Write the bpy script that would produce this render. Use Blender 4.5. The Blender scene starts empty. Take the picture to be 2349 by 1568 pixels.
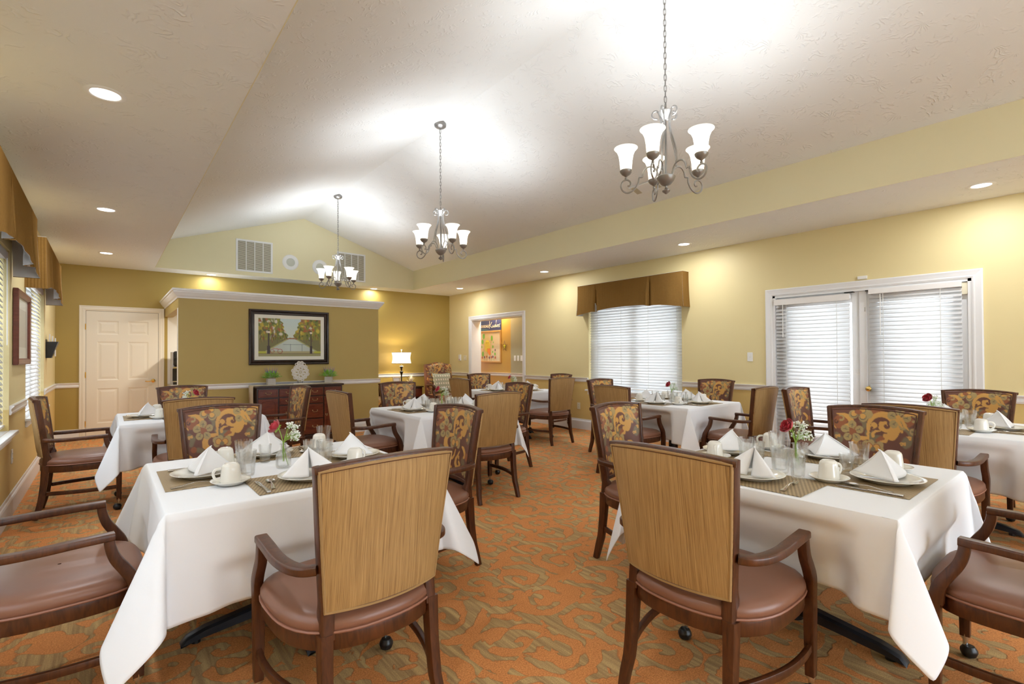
import bpy, math, random
import numpy as np
from math import sin, cos, pi, radians as rad, sqrt
from mathutils import Vector, Matrix
random.seed(7); RNG = np.random.default_rng(5)
SC = bpy.context.scene; COL = SC.collection

# ------------------------------------------------------------------ dimensions (metres)
XL, XR, YB, YN = -.614, 6.432, 10.275, -3.0      # inner faces of the left, right, back and near walls
HS, ZU, ZRIDGE = 2.74, 3.154, 3.915              # soffit height, spring of the vault, ridge
SL, SR, SB = .60, 5.213, 9.805                   # soffit edges left, right, back
XM = (SL + SR) / 2
RAIL = .90; TZ = .738; TH = .54                  # chair rail top, table cloth top, half table

# ------------------------------------------------------------------ materials
MATS = {}
def mat(name, col=(.8, .8, .8), rough=.5, metal=0., **k):
    if name in MATS: return MATS[name]
    m = bpy.data.materials.new(name); m.use_nodes = True; MATS[name] = m
    p = m.node_tree.nodes['Principled BSDF']
    p.inputs['Base Color'].default_value = (*col, 1); p.inputs['Roughness'].default_value = rough
    p.inputs['Metallic'].default_value = metal
    for a, b in k.items():
        a = a.replace('_', ' ')
        p.inputs[a].default_value = b
    return m
def nodes(m): return m.node_tree, m.node_tree.nodes['Principled BSDF']
def coords(nt, scale=(1, 1, 1), kind='Object', rot=(0, 0, 0)):
    tc = nt.nodes.new('ShaderNodeTexCoord'); mp = nt.nodes.new('ShaderNodeMapping')
    mp.inputs['Scale'].default_value = scale; mp.inputs['Rotation'].default_value = rot
    nt.links.new(tc.outputs[kind], mp.inputs['Vector']); return mp.outputs['Vector']
def noise(nt, vec, scale=5, detail=3, rough=.5, dist=0):
    n = nt.nodes.new('ShaderNodeTexNoise'); n.inputs['Scale'].default_value = scale
    n.inputs['Detail'].default_value = detail; n.inputs['Roughness'].default_value = rough
    n.inputs['Distortion'].default_value = dist
    if vec is not None: nt.links.new(vec, n.inputs['Vector'])
    return n.outputs['Fac']
def ramp(nt, fac, stops, interp='LINEAR'):
    r = nt.nodes.new('ShaderNodeValToRGB'); r.color_ramp.interpolation = interp
    while len(r.color_ramp.elements) < len(stops): r.color_ramp.elements.new(.5)
    for e, (pos, c) in zip(r.color_ramp.elements, stops):
        e.position = pos; e.color = (*c, 1) if len(c) == 3 else c
    nt.links.new(fac, r.inputs['Fac']); return r.outputs['Color']
def math_(nt, op, a, b=None, c=None):
    n = nt.nodes.new('ShaderNodeMath'); n.operation = op
    for i, x in enumerate((a, b, c)):
        if x is None: continue
        if isinstance(x, (int, float)): n.inputs[i].default_value = x
        else: nt.links.new(x, n.inputs[i])
    return n.outputs[0]
def mix(nt, f, a, b, blend='MIX'):
    n = nt.nodes.new('ShaderNodeMix'); n.data_type = 'RGBA'; n.blend_type = blend
    for s, x in ((0, f), (6, a), (7, b)):
        if isinstance(x, (int, float)): n.inputs[s].default_value = x
        elif isinstance(x, tuple): n.inputs[s].default_value = (*x, 1)
        else: nt.links.new(x, n.inputs[s])
    return n.outputs[2]
def bump(nt, p, h, strength=.3, dist=.002):
    b = nt.nodes.new('ShaderNodeBump'); b.inputs['Strength'].default_value = strength
    b.inputs['Distance'].default_value = dist
    nt.links.new(h, b.inputs['Height']); nt.links.new(b.outputs['Normal'], p.inputs['Normal'])

def paint(name, col, rough=.55, bs=.08):
    m = mat(name, col, rough); nt, p = nodes(m); v = coords(nt)
    nt.links.new(mix(nt, noise(nt, v, 1.3, 2), tuple(c * .97 for c in col), tuple(min(1, c * 1.03) for c in col)), p.inputs['Base Color'])
    bump(nt, p, noise(nt, v, 220, 2), bs, .001); return m
YEL = paint('pale yellow wall paint', (.79, .67, .355))
YELP = paint('cream yellow gable paint', (.80, .73, .48))
YEL2 = paint('golden yellow wall paint', (.72, .53, .20))
OLV = paint('olive wall paint', (.41, .292, .070))
OLVH = paint('light olive wall paint', (.455, .335, .105))
ORG = paint('orange wall paint', (.62, .36, .075))
GRN = paint('grey green wall paint', (.42, .38, .24))
CREAM = paint('cream paint', (.80, .77, .70), .4)
WHITE = mat('white trim paint', (.84, .84, .84), .35)
DOORW = mat('cream door paint', (.82, .76, .64), .38)
def ceilmat():
    m = mat('textured ceiling paint', (.83, .83, .81), .7); nt, p = nodes(m); v = coords(nt)
    vo = nt.nodes.new('ShaderNodeTexVoronoi'); vo.inputs['Scale'].default_value = 3.2; nt.links.new(v, vo.inputs['Vector'])
    d = nt.nodes.new('ShaderNodeVectorMath'); d.operation = 'SUBTRACT'
    nt.links.new(v, d.inputs[0]); nt.links.new(vo.outputs['Position'], d.inputs[1])
    s = nt.nodes.new('ShaderNodeSeparateXYZ'); nt.links.new(d.outputs[0], s.inputs[0])
    th = math_(nt, 'ARCTAN2', s.outputs[1], s.outputs[0])
    w = math_(nt, 'ADD', math_(nt, 'MULTIPLY', th, 7.), math_(nt, 'MULTIPLY', noise(nt, v, 11, 2), 14.))
    st = math_(nt, 'POWER', math_(nt, 'ABSOLUTE', math_(nt, 'SINE', w)), 8.)
    g = math_(nt, 'MULTIPLY', st, ramp(nt, noise(nt, v, 9, 3), [(.5, (0, 0, 0)), (.62, (1, 1, 1))]))
    bump(nt, p, g, .5, .006); return m
CEIL = ceilmat()
def wood(name, c1, c2, sc=(3, 3, 30), rough=.28, axis=None):
    m = mat(name, c1, rough, Coat_Weight=.04, Coat_Roughness=.25); nt, p = nodes(m)
    v = coords(nt, sc); f = noise(nt, v, 3, 4, .6, 1.2)
    nt.links.new(ramp(nt, f, [(.25, c1), (.75, c2)]), p.inputs['Base Color']); return m
WOOD = wood('dark mahogany chair wood', (.036, .0105, .0035), (.125, .038, .011), (14, 14, 3), .36)
WOODS = wood('red mahogany cabinet wood', (.075, .012, .006), (.20, .04, .012), (2, 8, 12))
WOODD = wood('very dark wood', (.018, .006, .004), (.05, .016, .009), (3, 10, 10))
FRAMEW = wood('espresso frame wood', (.016, .009, .006), (.04, .022, .015), (3, 3, 3), .3)
MAHF = wood('cherry frame wood', (.12, .028, .018), (.2, .05, .03), (3, 3, 12), .3)
OAK = mat('oak board frame', (.62, .33, .09), .4)
def tanfab():
    m = mat('striped tan fabric', (.5, .3, .1), .62); nt, p = nodes(m)
    v = coords(nt, (1, .02, .012)); f = noise(nt, v, 400, 3, .75); g = noise(nt, coords(nt, (1, .1, .02)), 40, 2)
    c = ramp(nt, f, [(.30, (.19, .100, .034)), (.47, (.38, .225, .082)), (.60, (.46, .285, .11)), (.78, (.62, .42, .19))])
    nt.links.new(mix(nt, g, mix(nt, .85, (.33, .185, .062), c), c), p.inputs['Base Color']); bump(nt, p, f, .25, .001); return m
TAN = tanfab()
TANP = mat('tan piping', (.36, .22, .085), .6)
def pale():
    m = mat('vertex coloured weave', (.5, .3, .1), .42); nt, p = nodes(m)
    a = nt.nodes.new('ShaderNodeVertexColor'); a.layer_name = 'pat'
    nt.links.new(a.outputs['Color'], p.inputs['Base Color'])
    bump(nt, p, noise(nt, coords(nt), 500, 1), .15, .001); return m
PAT = pale()
ART = mat('printed paper', (.5, .5, .5), .5); nt, p = nodes(ART)
_a = nt.nodes.new('ShaderNodeVertexColor'); _a.layer_name = 'pat'; nt.links.new(_a.outputs['Color'], p.inputs['Base Color'])
PATD = mat('dark patterned piping', (.12, .05, .03), .6)
def leather():
    m = mat('brown vinyl', (.21, .088, .052), .36); nt, p = nodes(m); v = coords(nt)
    nt.links.new(mix(nt, noise(nt, v, 5, 2), (.215, .095, .056), (.26, .118, .072)), p.inputs['Base Color'])
    bump(nt, p, noise(nt, v, 350, 2), .12, .0006); return m
VIN = leather(); VINP = mat('brown vinyl piping', (.30, .13, .08), .4)
CLOTH = mat('white table linen', (.86, .87, .90), .75, Sheen_Weight=.2); nt, p = nodes(CLOTH); bump(nt, p, noise(nt, coords(nt), 900, 1), .15, .0005)
NAPK = mat('white napkin linen', (.90, .90, .92), .8); nt, p = nodes(NAPK); bump(nt, p, noise(nt, coords(nt), 900, 1), .15, .0005)
CHINA = mat('cream china', (.84, .81, .74), .12, Coat_Weight=.5, Coat_Roughness=.04)
STEEL = mat('polished steel', (.72, .71, .69), .16, 1.)
CHROME = mat('caster chrome', (.6, .6, .6), .15, 1.)
RUB = mat('black rubber', (.012, .012, .013), .35)
IRON = mat('black cast iron', (.014, .016, .022), .42)
BRASS = mat('polished brass', (.85, .60, .20), .18, 1.)
ABRASS = mat('aged brass', (.42, .30, .15), .38, .9)
PEWT = mat('brushed pewter', (.30, .285, .27), .38, .75)
BLACKP = mat('black plastic', (.012, .012, .013), .3)
GREYP = mat('grey plastic', (.55, .55, .55), .4)
PLAST = mat('white plastic', (.85, .84, .80), .35)
IVORY = mat('ivory plastic', (.82, .76, .58), .4)
def glassmat(name, tr=.66, col=(.99, .995, .993)):
    m = bpy.data.materials.new(name); m.use_nodes = True; nt = m.node_tree; nt.nodes.clear()
    o = nt.nodes.new('ShaderNodeOutputMaterial'); g = nt.nodes.new('ShaderNodeBsdfGlass'); t = nt.nodes.new('ShaderNodeBsdfTransparent')
    g.inputs['IOR'].default_value = 1.46; g.inputs['Roughness'].default_value = .02; g.inputs['Color'].default_value = (*col, 1); t.inputs['Color'].default_value = (*col, 1)
    x = nt.nodes.new('ShaderNodeMixShader'); x.inputs[0].default_value = tr
    nt.links.new(g.outputs[0], x.inputs[1]); nt.links.new(t.outputs[0], x.inputs[2]); nt.links.new(x.outputs[0], o.inputs[0]); return m
GLASS = glassmat('clear glass'); PANE = glassmat('window glass', .85)
def translucent(name, col, f=.5, em=0):
    m = bpy.data.materials.new(name); m.use_nodes = True; nt = m.node_tree; nt.nodes.clear()
    o = nt.nodes.new('ShaderNodeOutputMaterial'); d = nt.nodes.new('ShaderNodeBsdfDiffuse'); t = nt.nodes.new('ShaderNodeBsdfTranslucent')
    d.inputs['Color'].default_value = (*col, 1); t.inputs['Color'].default_value = (*col, 1)
    x = nt.nodes.new('ShaderNodeMixShader'); x.inputs[0].default_value = f
    nt.links.new(d.outputs[0], x.inputs[1]); nt.links.new(t.outputs[0], x.inputs[2]); out = x.outputs[0]
    if em:
        e = nt.nodes.new('ShaderNodeEmission'); e.inputs['Color'].default_value = (1., .97, .91, 1); e.inputs['Strength'].default_value = em
        a = nt.nodes.new('ShaderNodeAddShader'); nt.links.new(out, a.inputs[0]); nt.links.new(e.outputs[0], a.inputs[1]); out = a.outputs[0]
    nt.links.new(out, o.inputs[0]); return m
SLAT = translucent('white blind slat', (.90, .90, .90), .34)
LINING = translucent('white valance lining', (.94, .95, .96), .45)
SHADE = translucent('lit frosted glass shade', (.95, .94, .90), .5, .30)
LSHADE = translucent('lit fabric lamp shade', (.92, .88, .78), .5, .35)
def emis(name, col, s):
    m = bpy.data.materials.new(name); m.use_nodes = True; nt = m.node_tree; nt.nodes.clear()
    o = nt.nodes.new('ShaderNodeOutputMaterial'); e = nt.nodes.new('ShaderNodeEmission')
    e.inputs['Color'].default_value = (*col, 1); e.inputs['Strength'].default_value = s; nt.links.new(e.outputs[0], o.inputs[0]); return m
LED = emis('lit downlight lens', (1, .96, .9), 6)
BULB = emis('lit bulb', (1, .9, .75), 10)
def valfab():
    m = mat('bronze quilted fabric', (.3, .12, .02), .9, Specular_IOR_Level=.0); nt, p = nodes(m)
    v = coords(nt, kind='UV'); w = nt.nodes.new('ShaderNodeTexWave'); w.inputs['Scale'].default_value = 14; w.inputs['Distortion'].default_value = .4
    nt.links.new(v, w.inputs['Vector']); f = noise(nt, coords(nt), 60, 3)
    c = mix(nt, ramp(nt, w.outputs['Fac'], [(.0, (0, 0, 0)), (.25, (1, 1, 1))]), (.15, .078, .020), (.27, .150, .044))
    nt.links.new(mix(nt, f, mix(nt, .6, c, (.17, .088, .024)), c), p.inputs['Base Color']); bump(nt, p, noise(nt, coords(nt, (1, 1, .4)), 30, 3), .5, .006); return m
VALF = valfab()
def placem():
    m = mat('woven brown vinyl mat', (.3, .22, .12), .5); nt, p = nodes(m)
    ch = nt.nodes.new('ShaderNodeTexChecker'); ch.inputs['Scale'].default_value = 130; ch.inputs['Color1'].default_value = (.50, .37, .20, 1); ch.inputs['Color2'].default_value = (.20, .13, .06, 1)
    nt.links.new(coords(nt, (1, .45, 1)), ch.inputs['Vector'])
    nt.links.new(mix(nt, noise(nt, coords(nt, (1, 20, 1)), 14, 2), ch.outputs['Color'], mix(nt, .5, ch.outputs['Color'], (.25, .18, .10))), p.inputs['Base Color'])
    bump(nt, p, ch.outputs['Fac'], .4, .001); return m
MATF = placem()
def carpet():
    m = mat('patterned orange carpet', (.6, .2, .05), .95); nt, p = nodes(m); L = nt.links
    v = coords(nt, (1, 1, 0))
    nz = nt.nodes.new('ShaderNodeTexNoise'); nz.inputs['Scale'].default_value = 3.; nz.inputs['Detail'].default_value = 2; L.new(v, nz.inputs['Vector'])
    wv = nt.nodes.new('ShaderNodeVectorMath'); wv.operation = 'MULTIPLY_ADD'; L.new(nz.outputs['Color'], wv.inputs[0]); wv.inputs[1].default_value = (.16, .16, 0); L.new(v, wv.inputs[2])
    def spiral(scale, k, seedoff, lo, hi):
        ad = nt.nodes.new('ShaderNodeVectorMath'); ad.operation = 'ADD'; L.new(wv.outputs[0], ad.inputs[0]); ad.inputs[1].default_value = (seedoff, seedoff * .7, 0)
        vo = nt.nodes.new('ShaderNodeTexVoronoi'); vo.voronoi_dimensions = '2D'; vo.inputs['Scale'].default_value = scale; vo.inputs['Randomness'].default_value = .85
        L.new(ad.outputs[0], vo.inputs['Vector'])
        d = nt.nodes.new('ShaderNodeVectorMath'); d.operation = 'SUBTRACT'; L.new(ad.outputs[0], d.inputs[0]); L.new(vo.outputs['Position'], d.inputs[1])
        s = nt.nodes.new('ShaderNodeSeparateXYZ'); L.new(d.outputs[0], s.inputs[0])
        sc = nt.nodes.new('ShaderNodeSeparateXYZ'); L.new(vo.outputs['Color'], sc.inputs[0])
        sgn = math_(nt, 'SUBTRACT', math_(nt, 'MULTIPLY', math_(nt, 'GREATER_THAN', sc.outputs[0], .5), 2.), 1.)
        th = math_(nt, 'MULTIPLY', math_(nt, 'ARCTAN2', s.outputs[1], s.outputs[0]), sgn)
        r = math_(nt, 'SQRT', math_(nt, 'ADD', math_(nt, 'MULTIPLY', s.outputs[0], s.outputs[0]), math_(nt, 'MULTIPLY', s.outputs[1], s.outputs[1])))
        ph = math_(nt, 'ADD', math_(nt, 'ADD', th, math_(nt, 'MULTIPLY', r, k)), math_(nt, 'MULTIPLY', sc.outputs[1], 6.28))
        return math_(nt, 'SINE', ph)
    s1 = spiral(3.5, 54., 3.3, 0, 0)
    s2 = noise(nt, wv.outputs[0], 6.2, 2.5, .55, .8)
    fld = math_(nt, 'ADD', s1, math_(nt, 'MULTIPLY', math_(nt, 'SUBTRACT', s2, .5), 7.))
    mask = ramp(nt, math_(nt, 'ADD', math_(nt, 'MULTIPLY', fld, .25), .5), [(.53, (0, 0, 0)), (.565, (1, 1, 1))])
    edge = ramp(nt, math_(nt, 'ADD', math_(nt, 'MULTIPLY', fld, .25), .5), [(.48, (0, 0, 0)), (.54, (1, 1, 1)), (.60, (0, 0, 0))])
    fine = noise(nt, v, 160, 2, .7); fine2 = noise(nt, v, 28, 3)
    org = mix(nt, fine2, mix(nt, ramp(nt, fine, [(.35, (0, 0, 0)), (.65, (1, 1, 1))]), (.50, .165, .042), (.78, .31, .095)), mix(nt, ramp(nt, fine, [(.35, (0, 0, 0)), (.65, (1, 1, 1))]), (.60, .21, .050), (.86, .38, .115)))
    strip = noise(nt, coords(nt, (1, .05, 0)), 36, 2, .75); weave = noise(nt, coords(nt, (1, 1, 0)), 240, 2, .8)
    tan = mix(nt, ramp(nt, weave, [(.35, (0, 0, 0)), (.65, (1, 1, 1))]), ramp(nt, strip, [(.36, (.29, .165, .068)), (.52, (.40, .24, .098)), (.68, (.50, .315, .13))]), ramp(nt, strip, [(.38, (.48, .30, .12)), (.64, (.74, .50, .21))]))
    c = mix(nt, mask, org, tan)
    c = mix(nt, math_(nt, 'MULTIPLY', edge, .32), c, (.15, .055, .018))
    L.new(c, p.inputs['Base Color'])
    h = math_(nt, 'ADD', math_(nt, 'MULTIPLY', mask, -.8), math_(nt, 'MULTIPLY', fine, .6)); bump(nt, p, h, .5, .006); return m
CARP = carpet()
GREEN = mat('leaf green', (.26, .56, .06), .55); GREEN2 = mat('pale leaf green', (.42, .62, .26), .55); STEM = mat('stem green', (.28, .45, .06), .5)
LAV = mat('lavender purple', (.20, .15, .48), .7); ROSE = mat('rose red', (.42, .004, .02), .45, Sheen_Weight=.3); BREATH = mat('white blossom', (.9, .92, .86), .6)
CONC = mat('grey concrete', (.50, .46, .43), .8); RUNNER = mat('cream runner linen', (.66, .57, .42), .8)
ORN = mat('distressed white paint', (.80, .75, .70), .6); FEATH = mat('cream feathers', (.85, .79, .66), .7)
MATB = mat('cream picture mount', (.80, .78, .68), .6); PAPER = mat('white paper', (.88, .87, .85), .6); KBOARD = mat('tan bulletin paper', (.83, .66, .42), .7)
NAVY = mat('navy sign', (.035, .045, .14), .5); TEAL = mat('teal sign corner', (.05, .14, .20), .5); LETT = mat('cream lettering', (.92, .82, .66), .5)
SUNY = mat('yellow paper', (.85, .66, .03), .6); SUNO = mat('orange paper', (.90, .26, .02), .6); LIME = mat('lime paper', (.20, .55, .03), .6); PLUM = mat('plum paper', (.14, .06, .12), .6)
RUSTP = mat('rust paper', (.5, .12, .04), .6); PINKP = mat('pink paper', (.85, .45, .25), .6)
PILLOW = mat('sage cushion fabric', (.42, .42, .30), .8)
nt, p = nodes(PILLOW)
_vo = nt.nodes.new('ShaderNodeTexVoronoi'); _vo.voronoi_dimensions = '2D'; _vo.inputs['Scale'].default_value = 8; _vo.inputs['Randomness'].default_value = 0.
nt.links.new(coords(nt, (1, .6, 1), 'UV'), _vo.inputs['Vector']); nt.links.new(ramp(nt, _vo.outputs['Distance'], [(.22, (.85, .78, .65)), (.27, (.42, .42, .30))]), p.inputs['Base Color'])
OUTG = mat('outdoor concrete', (.62, .62, .60), .9)
PORCEL = mat('white lamp shade band', (.88, .86, .84), .4)

# ------------------------------------------------------------------ mesh builder
KID = {}
class MB:
    def __init__(s): s.v = []; s.f = []; s.c = None; s.mi = []; s.uv = None
    def add(s, V, F, mi=0):
        b = len(s.v); s.v += [tuple(map(float, x)) for x in V]; s.f += [tuple(b + i for i in q) for q in F]; s.mi += [mi] * len(F); return s
    def box(s, a, b, mi=0, M=None):
        (x0, y0, z0), (x1, y1, z1) = a, b
        V = [(x, y, z) for z in (z0, z1) for y in (y0, y1) for x in (x0, x1)]
        if M is not None: V = [M @ Vector(q) for q in V]
        return s.add(V, [(0, 2, 3, 1), (4, 5, 7, 6), (0, 1, 5, 4), (2, 6, 7, 3), (0, 4, 6, 2), (1, 3, 7, 5)], mi)
    def quad(s, *P, mi=0): return s.add(P, [tuple(range(len(P)))], mi)
    def grid(s, G, cu=False, cv=False, mi=0, flip=False):
        nu, nv = len(G), len(G[0]); V = [q for r in G for q in r]; F = []
        for i in range(nu if cu else nu - 1):
            for j in range(nv if cv else nv - 1):
                a, b, c, d = i * nv + j, ((i + 1) % nu) * nv + j, ((i + 1) % nu) * nv + (j + 1) % nv, i * nv + (j + 1) % nv
                F.append((a, d, c, b) if flip else (a, b, c, d))
        return s.add(V, F, mi)
    def lathe(s, prof, n=20, c=(0, 0, 0), mi=0, M=None, sq=None):
        G = []
        for i in range(n):
            t = 2 * pi * i / n; k = 1.
            if sq: k = (abs(cos(t)) ** sq + abs(sin(t)) ** sq) ** (-1. / sq)
            r_ = []
            for r, z in prof:
                q = Vector((r * k * cos(t), r * k * sin(t), z))
                if M is not None: q = M @ q
                r_.append((q[0] + c[0], q[1] + c[1], q[2] + c[2]))
            G.append(r_)
        return s.grid(G, cu=True, mi=mi)
    def sweep(s, P, sec, up=(0, 0, 1), closed=False, mi=0, scale=None, caps=True):
        """sweep section points (a,b) along P; a = side axis, b = up axis"""
        P = [Vector(q) for q in P]; n = len(P); G = []; up = Vector(up)
        for i in range(n):
            t = (P[(i + 1) % n] - P[i - 1]) if closed else (P[min(i + 1, n - 1)] - P[max(i - 1, 0)])
            t.normalize(); sd = t.cross(up)
            if sd.length < 1e-4: sd = t.cross(Vector((1, 0, 0)))
            sd.normalize(); u2 = sd.cross(t); k = scale[i] if scale else 1.
            if not isinstance(k, tuple): k = (k, k)
            G.append([tuple(P[i] + sd * a * k[0] + u2 * b * k[1]) for a, b in sec])
        s.grid(G, cu=closed, cv=True, mi=mi)
        if caps and not closed:
            m = len(sec); b = len(s.v) - n * m
            s.f.append(tuple(b + j for j in range(m))); s.f.append(tuple(b + (n - 1) * m + m - 1 - j for j in range(m))); s.mi += [mi, mi]
        return s
    def tube(s, P, r, n=8, closed=False, mi=0, scale=None, up=(0, 0, 1)):
        return s.sweep(P, [(r * cos(2 * pi * i / n), r * sin(2 * pi * i / n)) for i in range(n)], up, closed, mi, scale)
    def ball(s, c, r, n=10, mi=0, sz=1.):
        m = max(4, n // 2 + 1)
        return s.lathe([(max(1e-5, r * sin(pi * i / m)), -r * sz * cos(pi * i / m)) for i in range(m + 1)], n, c, mi)
    def build(s, name, mats, parent=None, smooth=True, bev=0, loc=(0, 0, 0), ang=.6, seg=2):
        me = bpy.data.meshes.new(name); me.from_pydata(s.v, [], s.f)
        for m in (mats if isinstance(mats, (list, tuple)) else [mats]): me.materials.append(m)
        if max(s.mi, default=0) > 0: me.polygons.foreach_set('material_index', s.mi)
        if s.c is not None:
            a = me.color_attributes.new('pat', 'FLOAT_COLOR', 'POINT'); a.data.foreach_set('color', np.asarray(s.c, dtype=np.float32).ravel())
        if s.uv is not None:
            u = me.uv_layers.new(name='UVMap'); li = np.zeros(len(me.loops), dtype=np.int32); me.loops.foreach_get('vertex_index', li)
            u.data.foreach_set('uv', np.asarray(s.uv, dtype=np.float32)[li].ravel())
        o = bpy.data.objects.new(name, me); COL.objects.link(o); o.parent = parent; o.location = loc
        if parent is not None: KID.setdefault(parent.name, []).append(o)
        me.update()
        if smooth:
            me.polygons.foreach_set('use_smooth', [True] * len(me.polygons))
            try: me.set_sharp_from_angle(angle=ang)
            except Exception: pass
        if bev:
            b = o.modifiers.new('b', 'BEVEL'); b.width = bev; b.segments = seg; b.limit_method = 'ANGLE'; b.angle_limit = .7
        return o
def rsec(w, h, r=.004, n=2):
    """rounded rectangle section"""
    o = []
    for cx, cy, a0 in ((w / 2 - r, h / 2 - r, 0), (-w / 2 + r, h / 2 - r, 90), (-w / 2 + r, -h / 2 + r, 180), (w / 2 - r, -h / 2 + r, 270)):
        for i in range(n + 1):
            a = rad(a0 + 90 * i / n); o.append((cx + r * cos(a), cy + r * sin(a)))
    return o
def smooth_path(P, n=6):
    P = [Vector(q) for q in P]; out = []
    for i in range(len(P) - 1):
        a, b, c, d = P[max(i - 1, 0)], P[i], P[i + 1], P[min(i + 2, len(P) - 1)]
        for k in range(n):
            t = k / n; out.append(.5 * ((2 * b) + (c - a) * t + (2 * a - 5 * b + 4 * c - d) * t * t + (3 * b - a - 3 * c + d) * t ** 3))
    out.append(P[-1]); return out
def tag(o, label=None, cat=None, group=None, kind=None):
    if label: o['label'] = label
    if cat: o['category'] = cat
    if group: o['group'] = group
    if kind: o['kind'] = kind
    return o
def thing(name, label, cat, loc=(0, 0, 0), rz=0, group=None):
    o = bpy.data.objects.new(name, None); COL.objects.link(o); o.location = loc; o.rotation_euler = (0, 0, rz); o.empty_display_size = .1
    return tag(o, label, cat, group)
def dup(o, loc=None, rz=None, label=None, group=None, parent=None):
    c = o.copy(); COL.objects.link(c)
    if parent is not None: c.parent = parent
    if loc is not None: c.location = loc
    if rz is not None: c.rotation_euler = (0, 0, rz)
    if label: c['label'] = label
    if group: c['group'] = group
    if parent is not None: KID.setdefault(parent.name, []).append(c)
    for ch in KID.get(o.name, [])[:]: dup(ch, parent=c)
    return c
def struct(name, mb, mats, parent=None, smooth=False, bev=0):
    o = mb.build(name, mats, parent, smooth, bev)
    if parent is None: o['kind'] = 'structure'
    return o

# ------------------------------------------------------------------ woven scroll pattern (colour of the fabric itself)
def lin(c): return tuple(((x / 255 + .055) / 1.055) ** 2.4 if x > 10 else x / 255 / 12.92 for x in c)
BG, GO, OL, TA, RU, DK = lin((106, 64, 50)), lin((206, 154, 78)), lin((120, 105, 78)), lin((168, 144, 94)), lin((146, 86, 52)), lin((78, 46, 36))
def spiral_pts(cx, cy, r0, r1, a0, a1, w0, w1, n=26, sy=1.):
    return [(cx + (r0 + (r1 - r0) * t) * cos(rad(a0 + (a1 - a0) * t)), cy + sy * (r0 + (r1 - r0) * t) * sin(rad(a0 + (a1 - a0) * t)), w0 + (w1 - w0) * t) for t in [i / (n - 1) for i in range(n)]]
def motif():
    S = []
    A = lambda col, pts, soft=6: S.append((col, pts, soft))
    # fuzzy olive clouds
    A(OL, [(830, 470, 90), (780, 570, 70)], 40); A(BG, [(760, 480, 60)], 20); A(OL, [(960, 640, 90), (1040, 740, 80), (1180, 720, 60)], 20)
    A(OL, spiral_pts(1600, 640, 200, 190, -150, 60, 55, 50), 30); A(OL, [(1700, 700, 80), (1650, 760, 60)], 40); A(OL, [(300, 700, 60), (380, 780, 60), (330, 900, 50)], 30)
    A(OL, [(480, 1040, 60), (580, 1080, 50)], 40); A(OL, [(1500, 1250, 80), (1600, 1330, 80)], 40); A(OL, [(760, 1380, 90), (640, 1440, 60)], 40); A(OL, [(1050, 1560, 80)], 40)
    # rust discs and curls
    A(RU, [(1110, 190, 135)]); A(RU, [(360, 430, 130), (430, 350, 120)]); A(DK, spiral_pts(320, 410, 20, 45, 0, 260, 18, 10)); A(RU, [(1730, 300, 85), (1700, 370, 50)])
    A(RU, [(650, 420, 25), (690, 480, 30), (680, 560, 22)]); A(RU, [(1200, 740, 70), (1130, 770, 40)]); A(RU, [(380, 1020, 70)]); A(RU, [(1720, 1130, 90)]); A(RU, [(330, 1330, 90), (400, 1420, 60)])
    # big gold scroll in the middle
    A(GO, spiral_pts(1240, 500, 310, 215, 160, 400, 30, 100, 34)); A(GO, [(960, 560, 30), (930, 660, 26), (950, 760, 16)])
    A(BG, spiral_pts(1210, 480, 200, 120, 190, 370, 14, 46)); A(GO, [(1215, 440, 75), (1270, 400, 40)]); A(GO, [(1200, 500, 62), (1290, 520, 75), (1370, 480, 78)]); A(BG, spiral_pts(1290, 455, 62, 14, -60, 190, 26, 28))
    A(GO, [(1050, 470, 65), (1000, 530, 34)]); A(BG, [(1010, 520, 26), (985, 600, 18)]); A(GO, [(1180, 570, 10), (1080, 590, 24), (1030, 640, 30), (1035, 690, 34)]); A(GO, [(1280, 660, 48), (1320, 700, 34), (1290, 770, 34), (1190, 790, 20)])
    # left gold crescent scroll and top left scroll
    A(GO, [(940, 740, 26), (820, 755, 50), (710, 800, 85), (665, 890, 85), (660, 960, 85), (700, 1020, 65)]); A(BG, spiral_pts(820, 900, 80, 70, 120, 260, 30, 36))
    A(GO, [(330, 235, 12), (470, 260, 34), (580, 330, 60), (610, 420, 52), (570, 490, 50), (500, 500, 36)]); A(GO, [(230, 380, 8), (245, 480, 16), (300, 560, 10)])
    A(TA, spiral_pts(410, 340, 60, 40, -120, 110, 12, 24))
    # top flower
    for x, y in ((650, 260), (840, 200), (840, 320), (930, 250)): A(TA, [(x, y, 92)])
    for x, y in ((660, 250), (820, 170), (830, 300)): A(OL, [(x, y + 8, 70)]); A(GO, [(x, y - 6, 56)])
    A(RU, [(720, 200, 50), (770, 215, 40)])
    # tan leaf flowers
    for cx, cy, c in ((620, 620, RU), (1520, 280, GO)):
        for a in range(5):
            x, y = cx + 150 * cos(rad(a * 72 + 200)), cy + 150 * sin(rad(a * 72 + 200))
            A(TA, [(cx + 60 * cos(rad(a * 72 + 200)), cy + 60 * sin(rad(a * 72 + 200)), 30), (x, y, 82)])
            A(OL, [(cx + 90 * cos(rad(a * 72 + 200)), cy + 90 * sin(rad(a * 72 + 200)), 7), (x, y, 13), (x + 18, y - 34, 5)], 3); A(OL, [(x, y, 10), (x - 34, y + 6, 5)], 3); A(OL, [(x + 4, y, 8), (x + 26, y + 24, 5)], 3)
        for a in range(3): A(c, [(cx + 36 * cos(rad(a * 120)), cy + 36 * sin(rad(a * 120)), 44)])
    A(GO, [(1520, 330, 18), (1560, 390, 30), (1600, 440, 8)]); A(GO, [(1600, 310, 26), (1640, 400, 30), (1720, 470, 10)]); A(GO, [(1640, 190, 30), (1750, 140, 36), (1860, 150, 46)])
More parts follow.
